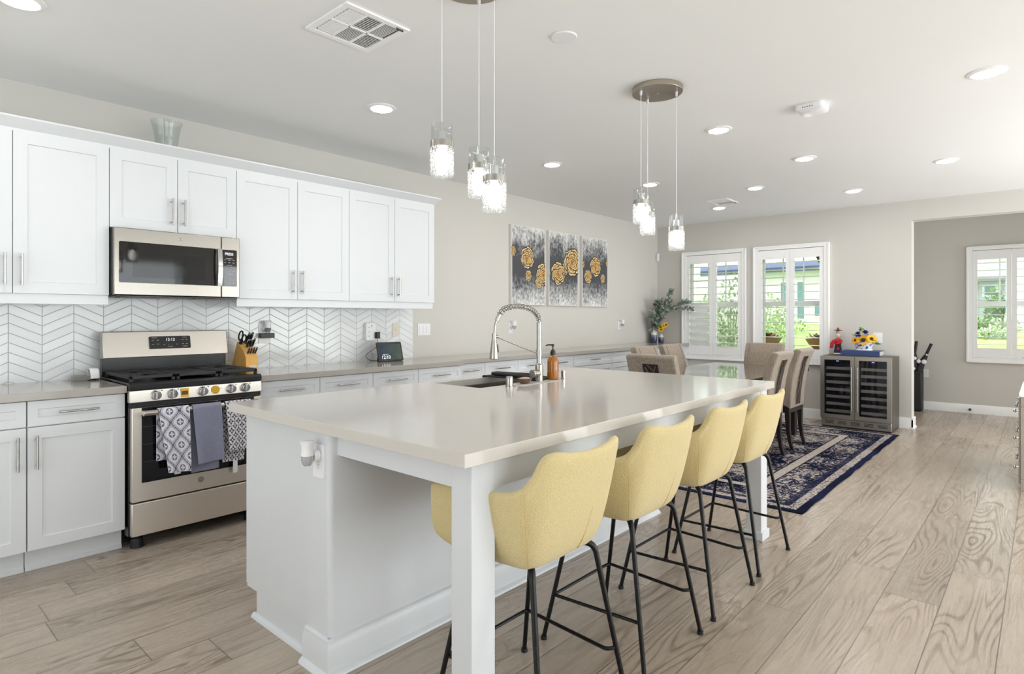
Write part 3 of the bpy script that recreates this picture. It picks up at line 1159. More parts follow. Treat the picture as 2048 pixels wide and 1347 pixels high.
    # grates and griddle
    for gx0, gx1, kind in ((1.088, 1.330, 'l'), (1.337, 1.580, 'c'), (1.587, 1.830, 'r')):
        bm = B()
        y0, y1, zt = 3.90, 4.37, 0.990
        for (a, b) in (((gx0 + 0.01, y0), (gx1 - 0.01, y0)), ((gx0 + 0.01, y1), (gx1 - 0.01, y1)), ((gx0 + 0.01, y0), (gx0 + 0.01, y1)), ((gx1 - 0.01, y0), (gx1 - 0.01, y1))):
            box(bm, min(a[0], b[0]) - 0.008, max(a[0], b[0]) + 0.008, min(a[1], b[1]) - 0.008, max(a[1], b[1]) + 0.008, 0.972, zt)
        for (fx, fy) in ((gx0 + 0.01, y0), (gx1 - 0.01, y0), (gx0 + 0.01, y1), (gx1 - 0.01, y1)):
            box(bm, fx - 0.009, fx + 0.009, fy - 0.009, fy + 0.009, 0.955, 0.974)
        xm = (gx0 + gx1) / 2
        if kind != 'c':
            box(bm, gx0, gx1, (y0 + y1) / 2 - 0.007, (y0 + y1) / 2 + 0.007, 0.974, zt)
            for k in range(11):
                y = y0 + 0.03 + k * 0.041
                box(bm, gx0 + 0.004, gx0 + 0.062, y - 0.005, y + 0.005, 0.974, zt + 0.001)
                box(bm, gx1 - 0.062, gx1 - 0.004, y - 0.005, y + 0.005, 0.974, zt + 0.001)
            for yb in (y0 + 0.118, y1 - 0.118):
                for a in range(4):
                    d = Vector((math.cos(a * PI / 2 + PI / 4), math.sin(a * PI / 2 + PI / 4), 0))
                    cyl(bm, Vector((xm, yb, zt - 0.006)) + d * 0.028, Vector((xm, yb, zt - 0.006)) + d * 0.085, 0.006, n=6)
            obj('grate', bm, 'castiron', r, bevel=0.003)
            for yb in (y0 + 0.118, y1 - 0.118):
                bm = B()
                cyl(bm, (xm, yb, 0.955), (xm, yb, 0.966), 0.045, 0.042, 22)
                cyl(bm, (xm, yb, 0.966), (xm, yb, 0.974), 0.030, 0.028, 22)
                obj('burner', bm, 'castiron', r)
        else:
            box(bm, gx0 + 0.01, gx1 - 0.01, y0 + 0.01, y1 - 0.01, 0.978, 0.986)
            obj('griddle', bm, 'castiron', r, bevel=0.003)


make_range()


# ------------------------------------------------------------------ towels over the oven handle
def towel(label, x0, x1, zf, zb, skew_f, skew_b, shift_b, fn, tagpos=None):
    """sheet hung over the handle; fn(s, t) -> linear colour for arrays s (across), t (down)"""
    hy, hz, R = 3.795, 0.785, 0.021
    Lf, Lb = hz - zf, hz - zb
    arc = PI * R
    tot = Lb + arc + Lf
    nv, nu = 230, 96
    q = np.linspace(0, tot, nv)[:, None] * np.ones((1, nu))
    s = np.ones((nv, 1)) * np.linspace(0, x1 - x0, nu)[None, :]
    a = np.clip((q - Lb) / R, 0, PI)
    y = np.where(q < Lb, hy + R, np.where(q > Lb + arc, hy - R, hy + R * np.cos(a)))
    z = np.where(q < Lb, hz - (Lb - q), np.where(q > Lb + arc, hz - (q - Lb - arc), hz + R * np.sin(a)))
    df = np.clip((q - Lb - arc) / Lf, 0, 1)
    db = np.clip((Lb - q) / Lb, 0, 1)
    w = x1 - x0
    u = s / w
    x = x0 + s + df * (skew_f[0] * (1 - u) + skew_f[1] * u) + db * (skew_b[0] * (1 - u) + skew_b[1] * u)
    z = z + df * shift_b[0] * u + db * shift_b[1] * u
    y = y - 0.008 * df * np.sin(u * 2.2 * PI + 0.6) * np.minimum(1, df * 3) + 0.004 * db * np.sin(u * 2 * PI) - 0.004 * df
    C = fn(s, q - Lb)
    P = np.stack([x - (x0 + x1) / 2, y - hy, z - hz], -1)
    me = grid_mesh('dish_towel', P, C)
    o = obj_me('dish_towel', me, 'col_cloth', None, solid=0.0035)
    o.location = ((x0 + x1) / 2, hy, hz)
    MW[o] = Matrix.Translation(o.location)
    tag(o, label, 'towel', 'towels on the oven handle')
    if tagpos:
        tx, tz, tw, tl = tagpos
        bm = bbox(tx - tw / 2, tx + tw / 2, hy + 0.017, hy + 0.019, tz - tl, tz + 0.01)
        obj('care_tag', bm, 'white', o)
    return o


NAVY, WHITE, BLACKC = lin3((44, 50, 92)), lin3((226, 226, 234)), lin3((34, 34, 46))


def mixc(m, a, b):
    return a[None, None, :] * (1 - m[..., None]) + b[None, None, :] * m[..., None]


def ogee(s, t):
    P, V = 0.054, 0.132
    m = np.zeros_like(s)
    for j in range(-2, 6):
        xc = (j + 0.5) * P + (-1) ** j * 0.40 * P * np.cos(2 * PI * t / V)
        d = np.abs(s - xc)
        slope = np.sqrt(1 + (0.40 * P * 2 * PI / V * np.sin(2 * PI * t / V)) ** 2)
        d = d / slope
        m = np.maximum(m, (d < 0.0024) * 1.0)
        m = np.maximum(m, ((d > 0.0056) & (d < 0.0080)) * 0.95)
        m = np.maximum(m, ((d > 0.0112) & (d < 0.0124)) * 0.7)
    for j in range(-1, 6):
        for k in range(-5, 8):
            tc = (k + (0.5 if j % 2 else 0.0)) * V
            dx, dt = s - j * P, t - tc
            rr = np.hypot(dx, dt) + 1e-9
            th = np.arctan2(dt, dx)
            pet = 0.0155 * np.abs(np.cos(2 * th)) ** 0.6
            m = np.where((rr < 0.0195) & (rr > pet), 0.9, m)
            m = np.where(rr < pet, 0.0, m)
    return mixc(m, WHITE, NAVY)


def heather(s, t):
    rng = np.random.default_rng(5)
    n = rng.random(s.shape)
    m = 0.5 + 0.16 * np.sin((s + t) * 900) + 0.4 * (n - 0.5)
    return mixc(np.clip(m, 0, 1), lin3((104, 108, 134)), lin3((160, 162, 184)))


def lattice(s, t):
    p = 0.048
    a, b = (s + t * 0.85) / p, (s - t * 0.85) / p
    fa, fb = a - np.floor(a), b - np.floor(b)
    da, db = np.minimum(fa, 1 - fa), np.minimum(fb, 1 - fb)
    lens = (da < 0.21 * np.sin(PI * fb)) | (db < 0.21 * np.sin(PI * fa))
    ca, cb = fa - 0.5, fb - 0.5
    rr, th = np.hypot(ca, cb), np.arctan2(cb, ca)
    star = rr < 0.22 * np.abs(np.cos(2 * th)) ** 0.5
    m = 1.0 - np.maximum(lens, star) * 1.0
    return mixc(m, lin3((222, 220, 228)), BLACKC)


towel('white tea towel with navy ogee print, leftmost on the oven handle', 1.203, 1.368, 0.432, 0.50, (0.048, 0.006), (0, 0), (-0.012, 0), ogee, (1.315, 0.418, 0.034, 0.012))
towel('plain blue-grey towel in the middle of the oven handle', 1.386, 1.552, 0.452, 0.395, (0.028, 0.012), (0.006, 0.0), (0.006, 0.004), heather)
towel('black and white diamond-print tea towel at the right of the oven handle', 1.575, 1.735, 0.502, 0.425, (0.02, 0.004), (-0.004, -0.03), (-0.004, 0.0), lattice, (1.651, 0.42, 0.028, 0.07))


# ------------------------------------------------------------------ microwave
def make_microwave():
    x0, x1, z0, z1, yf = 1.0635, 1.809, 1.458, 1.866, 4.105
    r = root('microwave', 'stainless over-the-range microwave under the short wall cabinet', 'microwave', ((x0 + x1) / 2, yf, z0))
    bm = B()
    box(bm, x0, x1, yf + 0.035, YW - 0.01, z0 + 0.012, z1)
    box(bm, x0 + 0.012, x1 - 0.012, yf + 0.012, yf + 0.034, z0 - 0.008, z0 + 0.003)
    obj('body', bm, 'black', r, bevel=0.003)
    bm = B()
    box(bm, x0 + 0.02, x1 - 0.02, yf + 0.05, YW - 0.02, z0 - 0.006, z0 + 0.012)
    box(bm, x0 + 0.06, x0 + 0.26, yf + 0.08, yf + 0.2, z0 - 0.010, z0)
    box(bm, x1 - 0.26, x1 - 0.06, yf + 0.08, yf + 0.2, z0 - 0.010, z0)
    obj('bottom_vent', bm, 'darksteel', r)
    xs = 1.686
    d = obj('door', bbox(x0 + 0.004, xs - 0.001, yf, yf + 0.036, z0 + 0.004, z1 - 0.002), 'steelm', r, bevel=0.004)
    bm = B()
    pl = rrect(1.648 - 1.094, 1.782 - 1.536, 0.008)
    v0 = [bm.verts.new((p[0] + 1.371, yf - 0.002, p[1] + 1.659)) for p in pl]
    v1 = [bm.verts.new((p[0] + 1.371, yf + 0.004, p[1] + 1.659)) for p in pl]
    skin(bm, v0, v1)
    bm.faces.new(v0[::-1])
    bm.faces.new(v1)
    wn = obj('door_window', bm, 'blackglass', d)
    bm = B()
    prism(bm, [(1.165, 1.570), (1.581, 1.570), (1.581, 1.718), (1.165, 1.718)], 'y', yf - 0.0024, yf - 0.0018) if False else box(bm, 1.165, 1.581, yf - 0.0024, yf - 0.0018, 1.570, 1.718)
    obj('window_mesh', bm, 'ovenglass', wn)
    bm = B()
    pts = [(1.664, yf - 0.030 - 0.012 * math.sin(PI * k / 10), 1.536 + 0.0245 * k) for k in range(11)]
    for i in range(10):
        a, b = pts[i], pts[i + 1]
        vs = []
        for p in (a, b):
            vs.append([bm.verts.new((p[0] - 0.0145, p[1], p[2])), bm.verts.new((p[0] + 0.0145, p[1], p[2])), bm.verts.new((p[0] + 0.0145, p[1] + 0.012, p[2])), bm.verts.new((p[0] - 0.0145, p[1] + 0.012, p[2]))])
        skin(bm, vs[0], vs[1])
        if i == 0:
            bm.faces.new(vs[0][::-1])
        if i == 9:
            bm.faces.new(vs[1])
    bmesh.ops.remove_doubles(bm, verts=bm.verts, dist=1e-5)
    for z in (1.548, 1.768):
        box(bm, 1.656, 1.672, yf - 0.022, yf, z - 0.01, z + 0.01)
    obj('handle', bm, 'chrome', d)
    bm = B()
    tube(bm, [(1.432 + 0.010 * math.cos(a), yf - 0.0006, 1.823 + 0.010 * math.sin(a)) for a in np.linspace(0, 2 * PI, 22, False)], 0.0009, 5, closed=True)
    tube(bm, [(1.428 + 0.0022 * k, yf - 0.0006, 1.8215 + 0.004 * math.sin(k * 1.9)) for k in range(12)], 0.0009, 5)
    obj('logo', bm, 'chrome', d)
    cp = obj('control_panel', bbox(xs + 0.001, x1 - 0.002, yf, yf + 0.036, z0 + 0.004, z1 - 0.002), 'steelm', r, bevel=0.004)
    bm = B()
    pl = rrect(0.100, 0.246, 0.008)
    v0 = [bm.verts.new((p[0] + 1.737, yf - 0.002, p[1] + 1.658)) for p in pl]
    v1 = [bm.verts.new((p[0] + 1.737, yf + 0.004, p[1] + 1.658)) for p in pl]
    skin(bm, v0, v1)
    bm.faces.new(v0[::-1])
    bm.faces.new(v1)
    obj('keypad', bm, 'blackglass', cp)
    obj('display_text', text_bm('mw_display', Matrix.Translation((1.735, yf - 0.0024, 1.752)) @ FRONT @ Matrix.Diagonal((0.92, 1, 1, 1))), 'screenwhite', cp)
    bm = B()
    for z, ws in ((1.722, (0.045,)), (1.712, (0.012, 0.016, 0.011)), (1.695, (0.009, 0.014, 0.017)), (1.677, (0.032,)), (1.664, (0.003, 0.003, 0.004, 0.004, 0.004)), (1.652, (0.004, 0.003, 0.004, 0.004, 0.004)), (1.638, (0.009, 0.009, 0.012)), (1.620, (0.046,)), (1.609, (0.010, 0.011, 0.011)), (1.592, (0.010, 0.012, 0.008)), (1.576, (0.014, 0.011, 0.013)), (1.558, (0.012, 0.012, 0.014))):
        n = len(ws)
        for i, w in enumerate(ws):
            xc = 1.737 + (0 if n == 1 else (i - (n - 1) / 2) * (0.056 / (n - 1)))
            box(bm, xc - w / 2, xc + w / 2, yf - 0.0026, yf - 0.0019, z - 0.0016, z + 0.0016)
    obj('keypad_marks', bm, 'keymark', cp)


make_microwave()

# ------------------------------------------------------------------ island
IX0, IX1, IY0, IY1, IZ = 1.172, 3.765, 1.225, 2.775, 0.94
SX0, SX1, SY0, SY1 = 2.33, 3.02, 2.315, 2.70


def make_island():
    r = root('kitchen_island', 'large white kitchen island with overhanging counter on two square legs', 'island', (2.46, 2.0, 0))
    # cabinet block facing the range side, hollow over the sink
    bm = B()
    cx0, cx1, cy0, cy1 = 1.222, 3.70, 2.1455, 2.72
    box(bm, cx0, SX0 - 0.03, cy0, cy1 - 0.022, 0.115, 0.8985)
    box(bm, SX1 + 0.03, cx1, cy0, cy1 - 0.022, 0.115, 0.8985)
    box(bm, SX0 - 0.03, SX1 + 0.03, cy0, cy1 - 0.022, 0.115, 0.64)
    box(bm, SX0 - 0.03, SX1 + 0.03, cy0, SY0 - 0.035, 0.64, 0.8985)
    obj('cabinet_body', bm, 'island', r)
    bm = B()
    box(bm, cx0 + 0.002, cx1 - 0.002, cy0, cy1 - 0.11, 0.0, 0.115)
    prism(bm, [(cy1 - 0.11, 0.0), (cy1 - 0.092, 0.0), (cy1 - 0.098, 0.014), (cy1 - 0.11, 0.02)], 'x', cx0 + 0.002, cx1 - 0.002)
    vs = [(cx0 - 0.016, 0.0), (cx0 + 0.002, 0.0), (cx0 + 0.002, 0.02), (cx0 - 0.006, 0.018), (cx0 - 0.013, 0.010)]
    A = [bm.verts.new((p[0], cy0, p[1])) for p in vs]
    Bv = [bm.verts.new((p[0], cy1 - 0.092, p[1])) for p in vs]
    skin(bm, A, Bv)
    bm.faces.new(A[::-1])
    bm.faces.new(Bv)
    obj('toe_kick', bm, 'island', r)
    n = 5
    for k in range(n):
        a = cx0 + 0.004 + (cx1 - cx0 - 0.008) / n * k
        b = a + (cx1 - cx0 - 0.008) / n
        bm = B()
        shaker(bm, a + 0.002, b - 0.002, 0.122, 0.893, 0.0)
        bm.transform(Matrix.Translation((a + b, cy1, 0)) @ Matrix.Rotation(PI, 4, 'Z'))
        d = obj('door', bm, 'island', r)
        bm = B()
        bar_pull(bm, (b - 0.04, cy1, 0.66), (b - 0.04, cy1, 0.84), (0, 1, 0))
        obj('handle', bm, 'nickel', d)
    # half-wall behind the stools, with rounded corners
    bm = B()
    px0, px1, py0, py1, rc = 1.203, 3.70, 1.982, 2.145, 0.02
    pts = [(px1, py1), (px0, py1), (px0, py0 + rc)]
    for k in range(1, 6):
        a = PI + PI / 2 * k / 5
        pts.append((px0 + rc + rc * math.cos(a), py0 + rc + rc * math.sin(a)))
    pts += [(px1, py0)]
    prism(bm, pts, 'z', 0.0, 0.8985)
    obj('half_wall', bm, 'island', r)
    # tall baseboard around the half-wall
    bm = B()
    prof = [(0.0, 0.0), (0.019, 0.0), (0.019, 0.098), (0.012, 0.112), (0.010, 0.128), (0.0, 0.134)]
    path = [(px0, py1, (-1, 0)), (px0, py0, (-1, -1)), (px1, py0, (0, -1))]
    rings = []
    for (x, y, d) in path:
        rings.append([bm.verts.new((x + d[0] * o_, y + d[1] * o_, z)) for o_, z in prof])
    for i in range(2):
        for j in range(len(prof) - 1):
            bm.faces.new((rings[i][j], rings[i][j + 1], rings[i + 1][j + 1], rings[i + 1][j]))
    for q in (rings[0], rings[-1]):
        bm.faces.new(q)
    shoe = [(0.019, 0.0), (0.036, 0.0), (0.031, 0.012), (0.019, 0.02)]
    rings = []
    for (x, y, d) in path:
        rings.append([bm.verts.new((x + d[0] * o_, y + d[1] * o_, z)) for o_, z in shoe])
    for i in range(2):
        skin(bm, rings[i], rings[i + 1])
    bm.faces.new(rings[0])
    bm.faces.new(rings[-1])
    obj('baseboard', bm, 'island', r, angle=50)
    # legs and aprons
    for (a, b) in ((1.232, 1.332), (3.632, 3.732)):
        bm = B()
        box(bm, a, b, 1.258, 1.346, 0.0, 0.8985)
        box(bm, a - 0.011, b + 0.011, 1.247, 1.357, 0.0, 0.052)
        obj('leg', bm, 'island', r, bevel=0.002)
    obj('apron', bbox(1.332, 3.632, 1.262, 1.282, 0.806, 0.8985), 'island', r)
    obj('apron', bbox(1.238, 1.258, 1.346, 1.982, 0.812, 0.8985), 'island', r)
    obj('apron', bbox(3.706, 3.726, 1.346, 1.982, 0.812, 0.8985), 'island', r)


make_island()
bm = B()
xs, ys = [IX0, SX0, SX1, IX1], [IY0, SY0, SY1, IY1]
T = [[bm.verts.new((x, y, IZ)) for y in ys] for x in xs]
L = [[bm.verts.new((x, y, IZ - 0.04)) for y in ys] for x in xs]
for i in range(3):
    for j in range(3):
        if (i, j) != (1, 1):
            bm.faces.new((T[i][j], T[i + 1][j], T[i + 1][j + 1], T[i][j + 1]))
            bm.faces.new((L[i][j], L[i][j + 1], L[i + 1][j + 1], L[i + 1][j]))
for i in range(3):
    for j in (0, 3):
        bm.faces.new((T[i][j], T[i + 1][j], L[i + 1][j], L[i][j]))
        bm.faces.new((T[j][i], T[j][i + 1], L[j][i + 1], L[j][i]))
for (a, b) in (((1, 1), (2, 1)), ((2, 1), (2, 2)), ((2, 2), (1, 2)), ((1, 2), (1, 1))):
    bm.faces.new((T[a[0]][a[1]], T[b[0]][b[1]], L[b[0]][b[1]], L[a[0]][a[1]]))
o = obj('countertop', bm, 'quartzi', smooth=False, bevel=0.002)
tag(o, 'pale grey quartz countertop of the island, with the sink cut into it', 'countertop')
# sink
bm = B()
a, b, c, d = SX0 - 0.012, SX1 + 0.012, SY0 - 0.012, SY1 + 0.012
zt, zb, t = 0.8995, 0.68, 0.012
for q in ((a, b, c, c + t, zb, zt), (a, b, d - t, d, zb, zt), (a, a + t, c + t, d - t, zb, zt), (b - t, b, c + t, d - t, zb, zt), (a, b, c, d, zb - 0.01, zb)):
    box(bm, *q)
sk = root('sink', 'undermount stainless sink in the island counter', 'sink', ((a + b) / 2, (c + d) / 2, zb))
obj('basin', bm, 'steel', sk)
bm = B()
cyl(bm, ((a + b) / 2, (c + d) / 2, zb), ((a + b) / 2, (c + d) / 2, zb + 0.006), 0.045, n=20)
obj('drain', bm, 'chrome', sk)


# ------------------------------------------------------------------ faucet
def make_faucet():
    bx, by = 2.795, 2.275
    r = root('faucet', 'tall brushed-nickel spring faucet rising beside the island sink', 'faucet', (bx, by, IZ))
    W3 = lambda dx, z, dy=0.0: Vector((bx + dx, by + dy, z))
    bm = B()
    cyl(bm, W3(0, IZ), W3(0, IZ + 0.006), 0.028, n=24)
    cyl(bm, W3(0, IZ + 0.005), W3(0, 1.043), 0.0245, n=24)
    cyl(bm, W3(0, 1.043), W3(0, 1.05), 0.0245, 0.019, 24)
    obj('base_body', bm, 'nickel', r)
    bm = B()
    cyl(bm, W3(0, 1.04), W3(0, 1.295), 0.0150, n=22)
    obj('column', bm, 'nickel', r)
    bm = B()
    cyl(bm, W3(0, 1.098), W3(0, 1.133), 0.0180, n=22)
    cl = obj('collar', bm, 'nickel', r)
    bm = B()
    # lever barrel towards the camera-left
    d = Vector((-0.97, 0.05, 0)).normalized()
    p = W3(0, 0.992)
    cyl(bm, p, p + d * 0.046, 0.0235, n=22)
    cyl(bm, p + d * 0.048, p + d * 0.064, 0.0242, n=22)
    obj('lever', bm, 'nickel', r, bevel=0.002)
    # hose arch: along -x and a little +y towards the sink
    ux = Vector((-0.97, 0.24, 0)).normalized()
    span, ztop, zc = 0.318, 1.392, 1.295
    path = []
    N = 40
    for i in range(N + 1):
        t = i / N
        a = PI * t
        path.append(Vector((bx, by, 0)) + ux * (span / 2 - span / 2 * math.cos(a)) + Vector((0, 0, zc + (ztop - zc) * math.sin(a) ** 0.85 - 0.05 * max(0, t - 0.7) / 0.3)))
    end = path[-1]
    hose = path + [end + Vector((0, 0, -0.03)) + ux * 0.006, Vector((bx, by, 1.21)) + ux * (span + 0.002)]
    bm = B()
    tube(bm, hose, 0.0068, 10)
    obj('hose', bm, 'nickel', r)
    # coil spring around the first three quarters of the arch
    bm = B()
    pts = []
    k1 = int(N * 0.80)
    turns, per = 20, 12
    tot = turns * per
    for i in range(tot + 1):
        f = i / tot * k1
        i0 = min(int(f), k1 - 1)
        q = path[i0].lerp(path[i0 + 1], f - i0)
        tg = (path[i0 + 1] - path[i0]).normalized()
        u = tg.cross(Vector((ux.y, -ux.x, 0))).normalized()
        v = tg.cross(u)
        a = 2 * PI * i / per
        pts.append(q + (u * math.cos(a) + v * math.sin(a)) * 0.0150)
    tube(bm, pts, 0.0027, 5)
    obj('spring', bm, 'nickel', r)
    bm = B()
    cyl(bm, path[k1] - Vector((0, 0, 0)), path[min(k1 + 3, N)], 0.0135, n=16)
    obj('spring_cap', bm, 'chrome', r)
    hx = Vector((bx, by, 0)) + ux * (span + 0.004)
    H = lambda z: Vector((hx.x, hx.y, z))
    bm = B()
    cyl(bm, H(1.238), H(1.198), 0.0125, n=18)
    cyl(bm, H(1.2) + Vector((0.0, 0, 0.018)), H(1.2) + Vector((0.024, -0.006, 0.018)), 0.009, n=14)
    obj('spray_holder', bm, 'nickel', r)
    bm = B()
    lathe(bm, [(0.006, 1.199), (0.0145, 1.199), (0.0165, 1.185), (0.0215, 1.14), (0.0262, 1.10), (0.0265, 1.092), (0.018, 1.088), (0.014, 1.090)], (hx.x, hx.y, 0), 22)
    sp = obj('spray_head', bm, 'nickel', r)
    bm = B()
    cyl(bm, H(1.172) + Vector((0.014, -0.010, 0)), H(1.128) + Vector((0.019, -0.013, 0)), 0.006, n=10)
    obj('spray_button', bm, 'blackp', sp)
    bm = B()
    cyl(bm, H(1.214) + Vector((0.02, -0.004, 0)), W3(-0.02, 1.112), 0.0036, n=8)
    obj('support_arm', bm, 'nickel', r)


make_faucet()

# small things around the sink
bm = B()
pts = rrect(0.44, 0.105, 0.05, 6)
prism(bm, [(p[0] + 2.74, p[1] + 2.262) for p in pts], 'z', IZ + 0.0002, IZ + 0.004)
o = obj('faucet_mat', bm, 'tray', bevel=0.001)
tag(o, 'pale grey splash mat lying around the faucet base', 'mat')
ag = root('air_gap', 'brushed-nickel air gap cap on the island, left of the soap dish', 'sink cap', (2.487, 2.238, IZ))
bm = B()
lathe(bm, [(0.0205, 0.004), (0.0205, 0.052), (0.018, 0.058), (0.0, 0.060)], (2.487, 2.238, IZ), 24)
obj('cap', bm, 'nickel', ag)
bm = B()
cyl(bm, (2.487, 2.238, IZ), (2.487, 2.238, IZ + 0.005), 0.025, n=24)
obj('flange', bm, 'nickel', ag)
sd = root('soap_dispenser', 'small chrome built-in soap dispenser right of the amber bottle', 'soap dispenser', (3.05, 2.285, IZ))
bm = B()
cyl(bm, (3.05, 2.285, IZ), (3.05, 2.285, IZ + 0.006), 0.018, n=20)
cyl(bm, (3.05, 2.285, IZ + 0.005), (3.05, 2.285, IZ + 0.052), 0.0135, n=20)
obj('body', bm, 'chrome', sd, bevel=0.002)
bm = B()
tube(bm, bend([(3.05, 2.285, IZ + 0.046), (3.02, 2.30, IZ + 0.048), (2.985, 2.318, IZ + 0.044)], 0.02), 0.005, 8)
obj('spout', bm, 'chrome', sd)
# amber pump bottle
bx, by = 2.932, 2.276
zb0 = IZ + 0.0042
bt = root('soap_bottle', 'amber glass pump bottle with black pump beside the faucet', 'bottle', (bx, by, zb0))
bm = B()
lathe(bm, [(0.0, 0.0), (0.031, 0.0), (0.0350, 0.004), (0.0360, 0.014), (0.0360, 0.108), (0.0335, 0.123), (0.0245, 0.138), (0.0155, 0.147), (0.0145, 0.164), (0.0, 0.164)], (bx, by, zb0), 28)
obj('bottle', bm, 'amber', bt)
bm = B()
lathe(bm, [(0.0, 0.003), (0.032, 0.003), (0.034, 0.014), (0.034, 0.098), (0.0, 0.099)], (bx, by, zb0), 24)
obj('soap', bm, 'soap', bt)
bm = B()
cyl(bm, (bx, by, zb0 + 0.150), (bx, by, zb0 + 0.173), 0.0165, n=22)
cyl(bm, (bx, by, zb0 + 0.173), (bx, by, zb0 + 0.184), 0.014, 0.009, 20)
cyl(bm, (bx, by, zb0 + 0.183), (bx, by, zb0 + 0.212), 0.0042, n=12)
cyl(bm, (bx, by, zb0 + 0.204), (bx, by, zb0 + 0.218), 0.009, 0.008, 16)
tube(bm, bend([(bx, by, zb0 + 0.213), (bx - 0.030, by + 0.022, zb0 + 0.213), (bx - 0.037, by + 0.027, zb0 + 0.206)], 0.01), [0.0045] * 3 + [0.0035] * 5, 8)
obj('pump', bm, 'blackp', bt)
# soap dish with scrubber
ds = root('soap_dish', 'small brown oval dish with a pale scrubber beside the sink', 'dish', (2.645, 2.262, IZ + 0.0042))
bm = B()
lathe(bm, [(0.0, 0.0), (0.028, 0.0), (0.046, 0.014), (0.053, 0.030), (0.049, 0.030), (0.043, 0.016), (0.0, 0.009)], (2.645, 2.262, IZ + 0.0042), 26, 1.0, 0.72)
obj('bowl', bm, plain('brown_glaze', (112, 84, 72), 0.3), ds)
bm = B()
ell(bm, (2.645, 2.262, IZ + 0.030), (0.042, 0.029, 0.010), 16, 8)
obj('scrubber', bm, plain('pale_bristle', (206, 190, 172), 0.8, var=0.12, vscale=120), ds)
# roll-up drying rack over the right end of the sink
rk = root('drying_rack', 'dark roll-up drying rack lying over the right end of the sink', 'rack', (2.88, 2.5, IZ))
for s in (SY0 - 0.012, SY1 + 0.012):
    obj('silicone_edge', bbox(2.76, 3.01, s - 0.008, s + 0.008, IZ + 0.0003, IZ + 0.012), 'blackm', rk)
for k in range(11):
    bm = B()
    x = 2.77 + k * 0.023
    cyl(bm, (x, SY0 - 0.01, IZ + 0.008), (x, SY1 + 0.01, IZ + 0.008), 0.0045, n=8)
    obj('rod', bm, 'blackm', rk)
cl = B()
for k in range(3):
    cyl(cl, (2.79 + k * 0.03, SY0 + 0.02, IZ + 0.024 + 0.004 * k), (2.80 + k * 0.02, SY1 - 0.03, IZ + 0.026), 0.010, n=8)
o = obj('rolled_cloth', cl, 'blackm')
tag(o, 'dark rolled dishcloth on the drying rack behind the faucet', 'cloth')


# ------------------------------------------------------------------ bar stools
def catmull(P, n):
    P = [Vector(p) for p in P]
    out = []
    m = len(P) - 1
    for i in range(m):
        a, b, c, d = P[max(i - 1, 0)], P[i], P[i + 1], P[min(i + 2, m)]
        for k in range(n):
            t = k / n
            out.append(0.5 * ((2 * b) + (c - a) * t + (2 * a - 5 * b + 4 * c - d) * t * t + (3 * b - a - 3 * c + d) * t ** 3))
    out.append(P[-1])
    return out


